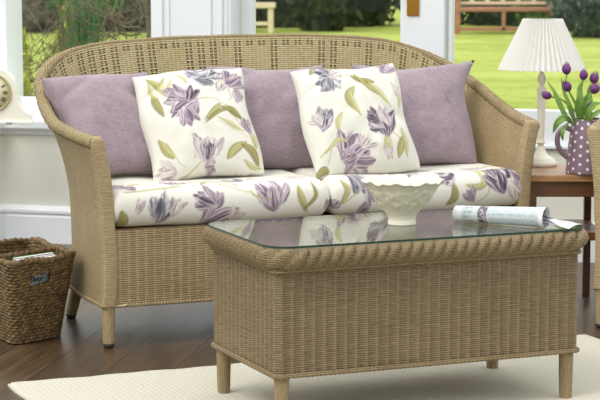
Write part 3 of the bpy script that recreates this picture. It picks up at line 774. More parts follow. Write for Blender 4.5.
rope(rrect(-.004, -.004, TL + .004, TW + .004, .016, step=.003), .398, .0055, .012, .2).build('upper_braid', M['tbraid'], table)
# rolled rim with slanting lobes
rp = rrect(.0, .0, TL, TW, .045, step=.004); rn = out_normals(rp); ra = np.array(rp)
ur = np.concatenate([[0], np.cumsum(np.linalg.norm(np.diff(ra, axis=0), axis=1))])
prof = [(-.006, .398), (.006, .399), (.018, .405), (.028, .415), (.033, .428), (.032, .441), (.025, .451), (.014, .456), (-.002, .457), (-.02, .452), (-.03, .44)]
P = np.zeros((len(ra), len(prof), 3)); UV = np.zeros((len(ra), len(prof), 2)); Lp = 0
pitch = ur[-1] / round(ur[-1] / .031)
for j, (o_, z) in enumerate(prof):
    if j: Lp += math.hypot(o_ - prof[j - 1][0], z - prof[j - 1][1])
    lob = .016 * (np.abs(np.sin(math.pi * (ur / pitch - (z - .4) * 22))) ** .9 - .5) * math.sin(math.pi * j / 10)
    P[:, j, :2] = ra + rn * (o_ + lob)[:, None]; P[:, j, 2] = z + lob * .4 - (.002 if z > .45 else 0); UV[:, j, 0] = ur; UV[:, j, 1] = Lp
MB().grid(P, UV, closed=True).build('rim', M['tbraid'], table)
MB().box((.02, .02, .432), (TL - .02, TW - .02, .442)).build('woven_top', M['twick'], table)
gp = rrect(-.021, -.021, TL + .021, TW + .021, .06, step=.01)
mb = MB(); mb.poly([(x, y, .462) for x, y in gp]); mb.poly([(x, y, .4565) for x, y in gp][::-1])
gt = mb.build('glass_top', M['tglass'], table); gt['label'] = 'clear glass top with green edge'
ga = np.array(gp); P = np.stack([np.column_stack([ga, np.full(len(ga), z)]) for z in (.4565, .462)], 1)
MB().grid(P, closed=True).build('glass_edge', M['gedge'], gt)
for (x, y) in ((.022, .022), (TL - .022, .022), (.022, TW - .022), (TL - .022, TW - .022)):
    MB().tube([(x, y, .15), (x, y, .08), (x, y, ZF)], [.0195, .0185, .0165], 18).build('leg', M['twrap'], table)

# ---------------------------------------------------------------- RUG
rugL, rugW = 1.80, 1.35
nx, ny = 180, 100; P = np.zeros((nx, ny, 3)); xs = np.linspace(0, rugL, nx); ys = np.linspace(0, -rugW, ny)
X, Y = np.meshgrid(xs, ys, indexing='ij')
edge = np.minimum(np.minimum(X, rugL - X), np.minimum(-Y, rugW + Y))
zt = .0115 - .006 * np.clip(1 - edge / .012, 0, 1) ** 2
wav = .003 * np.sin(X * 21) + .003 * np.sin(X * 47 + 1)
P = np.stack([X + .004 * np.sin(Y * 17) * (X < .03), Y + wav * (Y > -.03) + .0, zt], -1)
mb = MB().grid(P, flip=True)
loop = [P[i, 0] for i in range(nx)] + [P[-1, j] for j in range(1, ny)] + [P[i, -1] for i in range(nx - 2, -1, -1)] + [P[0, j] for j in range(ny - 2, 0, -1)]
Ls = np.array(loop); lo = Ls.copy(); lo[:, 2] = .0005
mb.grid(np.stack([lo, Ls], 1), closed=True)
rug = mb.build('rug', M['rug'], weld=True); rug.location = (-.784, 5.314, 0); rug.rotation_euler = (0, 0, R(22.4))
tag(rug, 'large cream ribbed wool rug under the coffee table', 'rug')

# ---------------------------------------------------------------- BOWL
bowl_loc = (.273, 5.172, .4622)
prof = [(0, .003), (.030, .003), (.034, .0), (.0375, .001), (.037, .006), (.0355, .014), (.038, .023), (.048, .037), (.065, .056), (.080, .077), (.091, .095), (.099, .106), (.106, .1125),
        (.1055, .1145), (.099, .110), (.089, .097), (.077, .077), (.06, .055), (.04, .038), (.02, .030), (0, .028)]
def bowl_mod(r, z, a, j):
    k = max(0, (z - .06) / .05)
    sc = .0045 * k * (abs(math.sin(a * 5.5 + .6 * math.sin(3 * a))) ** .8 - .4) + .0018 * k * math.sin(23 * a)
    em = 0
    if 7 <= j <= 10:   # raised vine and blossom relief
        em = .0018 * max(0, math.sin(a * 9 + j * 1.3)) * abs(math.sin(a * 17 + j))
    return r + em + sc * .3, z + sc
fine = []
for k in range(len(prof) - 1):
    for t in (0, .25, .5, .75): fine.append((prof[k][0] * (1 - t) + prof[k + 1][0] * t, prof[k][1] * (1 - t) + prof[k + 1][1] * t))
fine.append(prof[-1])
def relief(a, z):
    s_ = a * .09
    r_ = 0.0
    # curling vine
    for ph in (0, 1.9, 3.9):
        c_ = z - (.072 + .016 * math.sin(a * 3 + ph)); r_ = max(r_, .0030 * math.exp(-(c_ / .0022) ** 2))
    # blossoms
    for i in range(22):
        ca = i * 2 * math.pi / 22 + .2 * math.sin(i * 2.3); cz = .068 + .026 * math.sin(i * 2.7)
        d = math.hypot(((a - ca + math.pi) % (2 * math.pi) - math.pi) * .085, z - cz)
        th_ = math.atan2(z - cz, (a - ca)); rr = .0065 * (1 + .3 * math.cos(5 * th_)); r_ = max(r_, .0040 * max(0, 1 - (d / rr) ** 2))
    return r_
def bmod(r, z, a, j):
    k = max(0, (z - .07) / .045)
    sc = (.0075 * (abs(math.sin(a * 4.5 + .5 * math.sin(2 * a))) ** .6 - .5) + .0022 * math.sin(17 * a)) * k
    em = relief(a, z) if (j < 50 and .03 < z < .108) else 0
    return r + em + abs(sc) * .2, z + sc
bo = MB().lathe(fine, 220, (0, 0, 0), bmod).build('bowl', M['ceramic']); bo.location = bowl_loc
tag(bo, 'cream embossed ceramic bowl with a scalloped rim on the glass table', 'bowl')

# ---------------------------------------------------------------- ROLLED MAGAZINE
mag_root = thing('magazine', 'rolled-up pale blue printed magazine lying on the glass table', 'magazine', (0, 0, 0))
A = T0 + Matrix.Rotation(SOFA_ANG, 3, 'Z') @ Vector((.602, .222, .4625)); B = T0 + Matrix.Rotation(SOFA_ANG, 3, 'Z') @ Vector((.757, .018, .4625))
ax = (B - A); Lm = ax.length; ang = math.atan2(ax.y, ax.x); mag_root.location = A; mag_root.rotation_euler = (0, 0, ang)
nL, nA = 110, 90
def magpaint(t, a):   # t 0..1 along, a angle
    c = np.ones(t.shape + (3,)) * np.array(sg(198, 206, 208))
    def put(m, col, al=1.0):
        m = (m * al)[..., None]; return c * (1 - m) + np.array(col) * m
    c = put((t < .10), sg(236, 240, 240))
    lines = (np.sin(a * 34) > .15) & (vnoise(t * 60, np.floor(a * 34 / (2 * math.pi)), 3) > .3)
    c = put((t > .40) & (t < .93) & lines, sg(150, 168, 176), .55)
    c = put((t > .12) & (t < .22) & (np.sin(a * 10) > .2) & (vnoise(t * 90, a * 12, 5) > .35), sg(110, 130, 138), .7)
    ph = (t > .28) & (t < .38); c = put(ph, sg(170, 160, 168)); c = put(ph & (vnoise(t * 60, a * 7, 6) > .5), sg(66, 56, 66), .9)
    c = put((t > .955), sg(240, 243, 244)); return c
Tt, Aa = np.meshgrid(np.linspace(0, 1, nL), np.linspace(0, 2 * math.pi * 1.9, nA), indexing='ij')
r0 = (.0218 + .0060 * Tt); rr = r0 - .0022 * Aa / (2 * math.pi)
Yv = np.cos(Aa + 2.6) * rr; Zv = np.sin(Aa + 2.6) * rr
Px = np.stack([Tt * Lm, Yv, Zv + r0], -1)
MB().grid(Px, C=magpaint(Tt, Aa)).build('rolled_pages', M['print'], mag_root)
# loose pages fanned from the open end
def sheet(x0, x1, w0, w1, lift, curl, seed, cols):
    n = 44; U, V = np.meshgrid(np.linspace(0, 1, n), np.linspace(0, 1, n), indexing='ij')
    x = x0 + (x1 - x0) * U + .018 * V * U; y = -.004 + .004 * seed + V * (w0 + (w1 - w0) * U)
    z = .0012 * seed + lift * (1 - U) ** .8 * (1 - V * .55) + curl * np.sin(math.pi * np.clip(V * 1.0, 0, 1)) * (.35 + U * .4) + .0006
    m = vnoise(U * 6, V * 9, seed); C = np.ones((n, n, 3)) * np.array(cols[0])
    C = np.where((m > .55)[..., None], np.array(cols[1]), C); C = np.where((m < .3)[..., None], np.array(cols[2]), C)
    MB().grid(np.stack([x, y, z], -1), C=C).build('loose_page', M['print'], mag_root)
pal_ = (sg(222, 222, 226), sg(188, 170, 186), sg(240, 240, 242))
sheet(Lm * .80, Lm + .062, .030, .085, .020, .010, 1, pal_)
sheet(Lm * .80, Lm + .048, .030, .075, .030, .012, 2, (sg(206, 210, 212), sg(236, 236, 240), sg(160, 140, 150)))
sheet(Lm * .80, Lm + .028, .030, .060, .038, .010, 3, (sg(110, 100, 112), sg(70, 62, 72), sg(206, 206, 210)))

# ---------------------------------------------------------------- SIDE TABLE, LAMP, JUG
st = thing('side_table', 'square wooden side table with a lower shelf between sofa and armchair', 'table', (.873, 6.575, 0))
stx, sty = .130, .17
MB().box((-stx, -sty, .428), (stx, sty, .45), .003).build('tabletop', M['twood'], st)
MB().box((-stx + .012, -sty + .012, .378), (stx - .012, sty - .012, .428), .001).build('apron', M['twood_dark'], st)
MB().box((-stx + .012, -sty + .012, .235), (stx - .012, sty - .012, .262), .002).build('shelf', M['twood_dark'], st)
for sx in (-1, 1):
    for sy in (-1, 1):
        cx, cy = sx * (stx - .019), sy * (sty - .019)
        MB().box((cx - .012, cy - .012, 0), (cx + .012, cy + .012, .385), .002).build('leg', M['twood_dark'], st)
lamp = thing('table_lamp', 'cream turned wooden table lamp with a white pleated shade', 'lamp', (.818, 6.685, .4502))
MB().lathe([(0, 0), (.054, 0), (.056, .004), (.056, .012), (.050, .016), (.046, .024), (.040, .028), (.026, .036), (.018, .046), (.0165, .052), (0, .052)], 40).build('base', M['cream'], lamp)
MB().lathe([(.0165, .050), (.0155, .056), (.0105, .062), (.010, .072), (.0145, .076), (.0145, .081), (.0115, .085), (.0115, .095), (.0135, .17), (.0155, .24), (.0165, .256), (.0165, .262), (.010, .266), (.0075, .270), (.010, .276), (.0135, .284), (.0145, .292), (.0125, .302), (.008, .309), (.0065, .314), (.0085, .318), (.006, .324), (.005, .40), (0, .40)], 32).build('stem', M['cream'], lamp)
npl = 46; N = npl * 2
P = np.zeros((N, 8, 3))
for i in range(N):
    a = 2 * math.pi * i / N; out = 1 if i % 2 == 0 else -1
    for j in range(8):
        t = j / 7; r_ = .141 + (.0625 - .141) * t; amp = .0068 + (.0042 - .0068) * t
        z = .325 + t * .166 + (.0022 * out if j == 7 else 0) - (.0022 * out if j == 0 else 0)
        P[i, j] = ((r_ + out * amp) * math.cos(a), (r_ + out * amp) * math.sin(a), z)
sh = MB().grid(P, closed=True, smooth=False).build('lamp_shade', M['shade'], lamp)
md = sh.modifiers.new('t', 'SOLIDIFY'); md.thickness = .0008
MB().tube([(.06 * math.cos(a), .06 * math.sin(a), .470) for a in np.linspace(0, 2 * math.pi, 41)[:-1]], .0015, 6, closed=True).tube([(-.06, 0, .470), (.06, 0, .470)], .0014, 6).tube([(0, 0, .39), (0, 0, .474)], .0016, 6).build('shade_ring', M['chrome'], lamp)

jug_loc = Vector((.945, 6.46, .4502))
jug = thing('jug', 'mauve ceramic jug with white polka dots on the side table', 'jug', jug_loc)
n, mz = 260, 120
A_, Z_ = np.meshgrid(np.linspace(0, 2 * math.pi, n, endpoint=False), np.linspace(0, 1, mz), indexing='ij')
Rr_ = .073 + (.053 - .073) * Z_ + .003 * np.sin(Z_ * math.pi) ; Rr_ = np.where(Z_ < .03, .069 + Z_ / .03 * .004, Rr_)
Hj = .178; P = np.stack([Rr_ * np.cos(A_), Rr_ * np.sin(A_), Z_ * Hj], -1)
col = np.ones((n, mz, 3)) * np.array(sg(134, 110, 124))
ncol = 18; da = 2 * math.pi / ncol; rowh = .0145
cc = np.round(A_ / da); 
best = np.full(A_.shape, 9.)
for dc in (-1, 0, 1):
    c_ = cc + dc; odd = np.mod(c_, 2); zz = Z_ * Hj
    zr = (np.round((zz / (rowh * 2)) - odd * .5 - .2) + odd * .5 + .2) * rowh * 2
    d = np.hypot((A_ - c_ * da) * Rr_, zz - zr); best = np.minimum(best, d)
col = np.where((best < .0048)[..., None], np.array(sg(238, 232, 236)), col)
Rin = Rr_[:, ::-1] - .004; Zin = Z_[:, ::-1] * Hj
mb = MB().grid(P, C=col, closed=True)
inn = np.stack([Rin * np.cos(A_), Rin * np.sin(A_), np.clip(Zin, .006, 1)], -1)[:, ::4]
mb.grid(inn, C=np.ones(inn.shape) * np.array(sg(134, 110, 124)), closed=True)
mb.grid(np.stack([P[:, -1], inn[:, 0]], 1), C=np.ones((n, 2, 3)) * np.array(sg(216, 204, 212)), closed=True)
bt = len(mb.v); mb.poly([tuple(p) for p in P[:, 0][::-1]]); mb.poly([(x_, y_, .01) for x_, y_, _ in P[:, 4]])
mb.build('body', M['paint'], jug)
mb = MB(); hp_ = cr([(-.056, -.01, .142), (-.080, -.012, .150), (-.100, -.013, .130), (-.102, -.013, .098), (-.088, -.012, .070), (-.068, -.01, .052)], 10)
mb.c = []; mb.tube([tuple(p) for p in hp_], .0085, 14); mb.c = [sg(134, 110, 124)] * len(mb.v)
mb.build('handle', M['paint'], jug)
# tulips
def tulip(px, py, Yd, tiltdir, tilt, size, label, leaves=1, seed=0, open_=0.0):
    r = random.Random(seed)
    # bloom centre
    wx = (px - 300) / 2000 * Yd; wz = 1.18 - (py + 53) * Yd / 2000
    top = Vector((wx, Yd, wz))
    d = Vector((math.sin(R(tilt)) * math.cos(R(tiltdir)), math.sin(R(tilt)) * math.sin(R(tiltdir)), math.cos(R(tilt))))
    foot = jug_loc + Vector((r.uniform(-.02, .02), r.uniform(-.02, .02), .04))
    neck = top - d * size * .5
    root = thing('tulip', label, 'flower', foot)
    mouth = jug_loc + Vector(((neck.x - jug_loc.x) * .22, (neck.y - jug_loc.y) * .22, .172))
    mouth.x = max(jug_loc.x - .036, min(jug_loc.x + .036, mouth.x)); mouth.y = max(jug_loc.y - .036, min(jug_loc.y + .036, mouth.y))
    st_ = cr([foot - foot, mouth - foot, (neck - d * .04) - foot, neck - foot], 10)
    MB().tube([tuple(p) for p in st_], .0028, 8).build('stem', M['tstem'], root)
    # bloom: six overlapping petals
    q_ = Vector((0, 0, 1)).rotation_difference(d).to_matrix()
    mb = MB()
    for k in range(6):
        a0 = k * math.pi / 3 + (0.15 if k % 2 else 0) + seed; inner = k % 2
        U, V = np.meshgrid(np.linspace(-1, 1, 11), np.linspace(0, 1, 16), indexing='ij')
        half = .95 * np.sin(np.pi * np.clip(V, 0, 1) ** .75) ** .6 * (1 - V ** 6)
        aa = a0 + U * half * .75
        rad = size * (.36 - .03 * inner) * (np.sin(np.pi * (V ** .85 * .96 + .02)) ** .7) * (1.08 - .25 * V) * (1 + open_ * V) + size * .012
        rad = rad * (1 - .06 * np.abs(U))
        z = (V - .5) * size * (1.0 - .05 * inner) - size * .03 * U ** 2
        pts = np.stack([rad * np.cos(aa), rad * np.sin(aa), z], -1)
        pts = pts @ np.array(q_).T + np.array(top - foot)
        mb.grid(pts)
    mb.build('bloom', M['tul'], root)
    for k in range(0):
        lr = random.Random(seed * 10 + k)
        side = lr.choice((-1, 1)); Ll = lr.uniform(.12, .17)
        dirx = (neck.x - jug_loc.x) * 1.2 + side * lr.uniform(.01, .05); diry = -.02 + lr.uniform(-.03, .02)
        base_ = mouth - foot + Vector((lr.uniform(-.008, .008), lr.uniform(-.008, .008), -.06))
        sp_ = cr([base_, base_ + Vector((dirx * .25, diry * .3, .07)), base_ + Vector((dirx * .7, diry * .8, .06 + Ll * .62)), base_ + Vector((dirx * 1.25, diry * 1.4, .04 + Ll * .95))], 8)
        leaf(root, sp_, .013)
    return root
def leaf(root, sp_, wmax):
    m_ = len(sp_); P = np.zeros((m_, 5, 3))
    for i in range(m_):
        t = i / (m_ - 1); w = wmax * (math.sin(math.pi * (t * .93 + .05)) ** .8)
        tg = sp_[min(i + 1, m_ - 1)] - sp_[max(i - 1, 0)]; tg = tg / np.linalg.norm(tg)
        side_ = np.cross(tg, (0, -1, .2)); side_ /= np.linalg.norm(side_) + 1e-9; nn = np.cross(side_, tg)
        for k in range(5):
            f = (k - 2) / 2; P[i, k] = sp_[i] + side_ * f * w + nn * abs(f) * w * .35
    o = MB().grid(P).build('leaf', M['tleaf'], root); md = o.modifiers.new('t', 'SOLIDIFY'); md.thickness = .0012
def at(px, py, Y): return np.array([(px - 300) / 2000 * Y, Y, 1.18 - (py + 53) * Y / 2000])
def bunch_leaf(root, pts, w):
    o0 = np.array(root.location); sp_ = cr([at(*p) - o0 for p in pts], 8); leaf(root, sp_, w * .72)
tp = tulip(569.5, 67, 6.49, 90, 8, .043, 'upright purple tulip, highest bloom on the left of the bunch', 1, 1)
for pts_, w_ in ((((578,124,6.46),(572,104,6.45),(567,90,6.45),(564,76,6.45)),.008),(((584,124,6.44),(582,108,6.42),(583,98,6.41),(581,90,6.41)),.020),): bunch_leaf(tp, pts_, w_)
tp = tulip(569.5, 84.5, 6.45, 200, 28, .042, 'purple tulip leaning left just below the highest bloom', 1, 2)
for pts_, w_ in ((((574,122,6.44),(566,108,6.42),(558,92,6.42),(550,80,6.43)),.009),(((580,124,6.43),(575,112,6.41),(572,103,6.40),(569,92,6.40)),.012),): bunch_leaf(tp, pts_, w_)
tp = tulip(549, 94, 6.45, 180, 72, .038, 'purple tulip drooping far left in front of the lamp stem', 2, 3)
for pts_, w_ in ((((576,123,6.44),(570,117,6.42),(563,104,6.42),(556,92,6.43)),.011),(((575,120,6.43),(568,117,6.40),(561,122,6.39),(557,132,6.40)),.016),(((573,121,6.47),(568,127,6.40),(566,134,6.39),(567,140,6.40)),.009),): bunch_leaf(tp, pts_, w_)
tp = tulip(586.5, 73, 6.50, 0, 5, .040, 'purple tulip with a greenish petal, right of the highest bloom', 1, 4)
for pts_, w_ in ((((586,124,6.47),(586,105,6.47),(582,90,6.48),(585,80,6.48)),.011),(((588,124,6.42),(592,112,6.40),(597,104,6.40),(604,102,6.40)),.013),): bunch_leaf(tp, pts_, w_)
tp = tulip(597.5, 76, 6.52, 0, 12, .044, 'purple tulip at the upper right edge of the photo', 1, 5)
for pts_, w_ in ((((592,124,6.46),(594,105,6.46),(592,92,6.47),(594,82,6.47)),.012),): bunch_leaf(tp, pts_, w_)
tp = tulip(598.5, 87, 6.46, 30, 40, .042, 'wider purple tulip under the upper right edge bloom', 1, 6, .2)
for pts_, w_ in ((((590,124,6.44),(590,110,6.43),(588,100,6.43),(592,92,6.42)),.013),): bunch_leaf(tp, pts_, w_)
tp = tulip(595, 104.5, 6.42, 270, 70, .036, 'purple tulip facing forward just above the jug rim', 1, 7)
for pts_, w_ in ((((590,124,6.42),(595,116,6.40),(600,112,6.40),(607,108,6.40)),.012),): bunch_leaf(tp, pts_, w_)

# ---------------------------------------------------------------- BASKET WITH MAGAZINES
bc = Vector((-.655, 5.985)); BA = R(48); SK = R(70)
e1 = Vector((math.cos(BA), math.sin(BA)))
BL1, BL2, BH = .285, .40, .255
borg = Vector((bc.x, bc.y, 0)) - Vector((e1.x, e1.y, 0)) * BL1
basket = thing('storage_basket', 'dark woven seagrass basket with a handle hole standing at the left edge', 'basket', borg, BA)
def straw_mat():
    t = NT('seagrass_weave'); uv = t.coord('UV'); x, y, _ = t.sep(uv); co = t.coord()
    a = t.noise(co, 55, 3, .6); cb = t.n('CombineXYZ'); t.l(t.m_('MULTIPLY', x, 60), cb.inputs[0]); t.l(t.m_('MULTIPLY', y, 500), cb.inputs[1]); b = t.noise(cb.outputs[0], 1, 2)
    f = t.m_('ADD', t.m_('MULTIPLY', a, .7), t.m_('MULTIPLY', b, .4))
    c = t.mix(t.ramp(f, .38, .72), sg(52, 37, 20), sg(142, 116, 74)); c = t.mix(t.ramp(b, .45, .3), c, sg(74, 54, 30))
    t.bsdf(c, .6, .35, t.bump(b, .0015)); return t.m
M['straw'] = straw_mat()
def shear(P):
    P = np.array(P, float); y = P[..., 1].copy(); P[..., 0] = P[..., 0] + y * math.cos(SK); P[..., 1] = y * math.sin(SK); return P
def basket_wall(inset, z0, z1, nz, sign, taper=.27, hole=None):
    path = None
    res = []
    zs = np.linspace(z0, z1, nz)
    for z in zs:
        k = taper * (1 - z / BH) / 2
        x0, x1 = BL1 * k + inset, BL1 * (1 - k) - inset; y0, y1 = BL2 * k + inset, BL2 * (1 - k) - inset
        p = np.array(rr_fixed(x0, y0, x1, y1, .045 - inset * .5, 46, 60)); res.append(np.column_stack([p, np.full(len(p), z)]))
    P = np.array(res).transpose(1, 0, 2)
    n_ = len(P); nr = out_normals(P[:, -1, :2])
    u = np.concatenate([[0], np.cumsum(np.linalg.norm(np.diff(P[:, -1, :2], axis=0), axis=1))])
    rowp = .0102; segp = u[-1] / 54
    row = np.floor(P[:, :, 2] / rowp); fr = P[:, :, 2] / rowp - row
    seg = (u[:, None] / segp + row * .5); fs = seg - np.floor(seg)
    h = (np.sin(np.pi * fr) ** .7) * (.35 + .65 * np.sin(np.pi * fs) ** .6) * .0055
    h = h * (.8 + .5 * vnoise(np.floor(seg) * 3.1, row * 1.7, 4))
    P = P.copy(); P[:, :, 0] += nr[:, None, 0] * (h * sign); P[:, :, 1] += nr[:, None, 1] * (h * sign)
    P[:, :, 2] += .0035 * np.sin(u[:, None] * 40) * (P[:, :, 2] / BH) + .004 * (fs - .5) * (0 < row)
    UV = np.stack([np.repeat(u[:, None], nz, 1), P[:, :, 2]], -1)
    hl = None
    if hole is not None:
        hl = np.zeros((n_, nz), bool)
        xm = P[:, :, 0]; ym = P[:, :, 1]; zm = P[:, :, 2]
        hl = (ym < BL2 * .3) & (np.abs(xm - hole[0]) < hole[2] * (1 - .0 * zm)) & (np.abs(zm - hole[1] - (xm - hole[0]) * .12) < hole[3]) & (xm > .04) & (xm < BL1 - .04)
    return P, UV, hl
def rr_fixed(x0, y0, x1, y1, r, nx_, ny_):
    pts = []
    for i in range(nx_ * 2): pts.append((x0 + r + (x1 - x0 - 2 * r) * i / (nx_ * 2), y0))
    for i in range(20): a = -math.pi / 2 + math.pi / 2 * i / 20; pts.append((x1 - r + r * math.cos(a), y0 + r + r * math.sin(a)))
    for i in range(ny_ * 2): pts.append((x1, y0 + r + (y1 - y0 - 2 * r) * i / (ny_ * 2)))
    for i in range(20): a = math.pi / 2 * i / 20; pts.append((x1 - r + r * math.cos(a), y1 - r + r * math.sin(a)))
    for i in range(nx_): pts.append((x1 - r - (x1 - x0 - 2 * r) * i / nx_, y1))
    for i in range(20): a = math.pi / 2 + math.pi / 2 * i / 20; pts.append((x0 + r + r * math.cos(a), y1 - r + r * math.sin(a)))
    for i in range(ny_): pts.append((x0, y1 - r - (y1 - y0 - 2 * r) * i / ny_))
    for i in range(20): a = math.pi + math.pi / 2 * i / 20; pts.append((x0 + r + r * math.cos(a), y0 + r + r * math.sin(a)))
    return pts
hole = (.130, .196, .038, .0145)
Po_, UVo_, hl = basket_wall(.008, .004, BH, 100, 1, hole=hole); Pi_, UVi_, hl2 = basket_wall(.016, .010, BH, 100, -1, hole=hole)
Po_ = shear(Po_); Pi_ = shear(Pi_)
mb = MB().grid(Po_, UVo_, closed=True, holes=hl); mb.grid(Pi_, UVi_, closed=True, flip=True, holes=hl2)
mb.poly([tuple(p) for p in Po_[:, 0][::-1]]); mb.poly([tuple(p) for p in Pi_[:, 0]])
mb.build('body', M['straw'], basket)
rimp = (Po_[:, -1] + Pi_[:, -1]) / 2
MB().tube([tuple(p) for p in rimp[::2]], .0095, 10, closed=True, wob=lambda L, a: 1 + .16 * math.sin(2 * math.pi * L / .022 + a)).build('rim', M['straw'], basket)
# divider
nd = 90; P = np.zeros((nd, 60, 3)); UV = np.zeros((nd, 60, 2)); xs = np.linspace(.022, BL1 - .022, nd); zz = np.linspace(.02, BH - .006, 60)
for i, x in enumerate(xs):
    for j, z in enumerate(zz):
        row = math.floor(z / .0118); fr = z / .0118 - row; s_ = x / .024 + row * .5; fs = s_ - math.floor(s_)
        kk = 1 - .26 * (1 - z / BH) * abs(x - BL1 / 2) / (BL1 / 2)
        P[i, j] = (BL1 / 2 + (x - BL1 / 2) * kk, .175 - .006 * math.sin(math.pi * fr) ** .7 * (.35 + .65 * math.sin(math.pi * fs) ** .6), z); UV[i, j] = (x, z)
P2 = P.copy(); P2[:, :, 1] = .362 - P[:, :, 1]; mb = MB().grid(shear(P), UV, flip=False); mb.grid(shear(P2), UV, flip=True)
mb.tube([tuple(shear((x, .180, BH - .004))) for x in np.linspace(.02, BL1 - .02, 60)], .009, 10, wob=lambda L, a: 1 + .16 * math.sin(2 * math.pi * L / .022 + a))
mb.build('divider', M['straw'], basket)
# magazines standing in the near compartment
BM = Matrix.Translation(borg) @ Matrix.Rotation(BA, 4, 'Z')
mags = [(.036, sg(196, 208, 216), sg(222, 226, 220), 'magazine with a blue-grey lettered cover, nearest the basket handle hole'),
        (.056, sg(232, 234, 230), sg(240, 240, 236), 'white magazine standing second from the front in the basket'),
        (.070, sg(180, 150, 170), sg(232, 226, 228), 'pink-edged magazine standing third from the front in the basket'),
        (.084, sg(150, 190, 150), sg(236, 238, 232), 'green-edged magazine standing furthest back in the basket')]
MAGW, MAGT = .156, .0105
for k, (y, cvr, pg, lab) in enumerate(mags):
    mr = thing('magazine', lab, 'magazine', (0, 0, 0), 0, 'magazines in the basket')
    mr.matrix_world = BM @ Matrix.Translation((BL1 / 2 - .004 + (y + .02) * math.cos(SK), (y + .048) * math.sin(SK), .030)) @ Matrix.Rotation(R(9), 4, 'X')
    hM = .222 + .003 * k
    MB().box((-MAGW / 2 + .002, -MAGT / 2 + .001, .001), (MAGW / 2 - .001, MAGT / 2 - .001, hM - .001)).build('pages', simple('paper_%d' % k, pg, .6), mr)
    MB().box((-MAGW / 2, -MAGT / 2, 0), (MAGW / 2, -MAGT / 2 + .001, hM)).box((-MAGW / 2, MAGT / 2 - .001, 0), (MAGW / 2, MAGT / 2, hM)).box((-MAGW / 2, -MAGT / 2, 0), (-MAGW / 2 + .0012, MAGT / 2, hM)).build('cover', simple('cover_%d' % k, cvr, .35), mr)
    if k == 0:
        tc = bpy.data.curves.new('title', 'FONT'); tc.body = 'Door'; tc.size = .022; tc.extrude = .0003; tc.align_x = 'CENTER'; tc.align_y = 'CENTER'; tc.shear = .2; tc.offset = .0008
        to = bpy.data.objects.new('title', tc); COL.objects.link(to)
        dg = bpy.context.evaluated_depsgraph_get(); me = bpy.data.meshes.new_from_object(to.evaluated_get(dg)); bpy.data.objects.remove(to)
        tt = new_obj('title', me, simple('title_ink', sg(36, 44, 52), .5), mr)
        tt.location = (-.010, -MAGT / 2 - .0005, .166); tt.rotation_euler = (R(90), 0, 0)

# ---------------------------------------------------------------- MANTEL CLOCK
ck = thing('mantel_clock', 'cream mantel clock with a round dial standing on the left window sill', 'clock', (0, 0, 0))
CKY = 7.765
ck.location = (-1.181, CKY, .4945); ck.rotation_euler = (0, 0, R(0))
def ckp(): 
    dc = .128; rd = .094; pr = []
    # half outline (x,z): foot -> base -> concave shoulder -> dome
    right = [(.148, .014), (.148, .040), (.140, .044), (.128, .050), (.116, .060), (.106, .074), (.099, .092), (.096, .108)]
    arc = [(rd * math.cos(a), dc + rd * math.sin(a)) for a in np.linspace(R(-8), R(90), 16)]
    rt = right + arc; return rt + [(-x, z) for x, z in rt[::-1][1:]]
ol = ckp(); D = .035
mb = MB(); Pn = np.array([[(x, -D, z) for x, z in ol], [(x, D, z) for x, z in ol]]).transpose(1, 0, 2)
mb.grid(Pn, smooth=False, closed=True); mb.poly([(x, -D, z) for x, z in ol][::1]); mb.poly([(x, D, z) for x, z in ol][::-1])
co_ = mb.build('case', M['cream'], ck)
MB().box((-.152, -.042, .004), (.152, .042, .016), .003).build('plinth', M['cream'], ck)
bez = MB().lathe([(.070, 0), (.076, .0), (.076, .004), (.074, .007), (.070, .007), (.068, .004)], 60).build('bezel', simple('aged_brass_bezel', sg(196, 182, 130), .4, Metallic=.3), ck)
bez.location = (0, -D, .126); bez.rotation_euler = (R(90), 0, 0)
dl = MB().lathe([(0, .002), (.070, .002), (.070, 0)], 60).build('dial', simple('ivory_dial', sg(236, 228, 188), .5), ck); dl.location = (0, -D, .126); dl.rotation_euler = (R(90), 0, 0)
mb = MB(); rom = ['XII', 'I', 'II', 'III', 'IIII', 'V', 'VI', 'VII', 'VIII', 'IX', 'X', 'XI']
def stroke2(mb, p, q_, w):
    p = np.array(p); q_ = np.array(q_); d = q_ - p; d /= np.linalg.norm(d); nn = np.array([-d[1], d[0]]) * w / 2
    c_ = [p + nn, p - nn, q_ - nn, q_ + nn]; mb.poly([(a[0], -.0008, a[1]) for a in c_])
for k, rmn in enumerate(rom):
    a = math.pi / 2 - k * math.pi / 6; er = np.array([math.cos(a), math.sin(a)]); et = np.array([math.sin(a), -math.cos(a)])
    wd = {'I': .0045, 'V': .009, 'X': .009}; tot = sum(wd[c_] for c_ in rmn); cx = -tot / 2
    for c_ in rmn:
        m0 = cx + wd[c_] / 2; F = lambda x, y: er * (.052 + y) + et * x
        if c_ == 'I': stroke2(mb, F(m0, -.009), F(m0, .009), .0026)
        if c_ == 'V': stroke2(mb, F(m0 - .003, .009), F(m0, -.009), .0026); stroke2(mb, F(m0 + .003, .009), F(m0, -.009), .0014)
        if c_ == 'X': stroke2(mb, F(m0 - .003, .009), F(m0 + .003, -.009), .0026); stroke2(mb, F(m0 + .003, .009), F(m0 - .003, -.009), .0014)
        cx += wd[c_]
nm = mb.build('numerals', simple('black_ink', sg(52, 48, 40), .5), ck); nm.location = (0, -D - .002, .126)
mb = MB(); stroke2(mb, (0, 0), (-.02, .026), .004); stroke2(mb, (0, 0), (-.012, -.04), .003)
hd = mb.build('hands', simple('black_hands', sg(40, 38, 34), .4), ck); hd.location = (0, -D - .0035, .126)
ct = MB().box((-.012, -.050, 0), (.012, -.042, .012), .002).build('catch', M['chrome'], ck); ct.location = (.065, 0, 0.003)

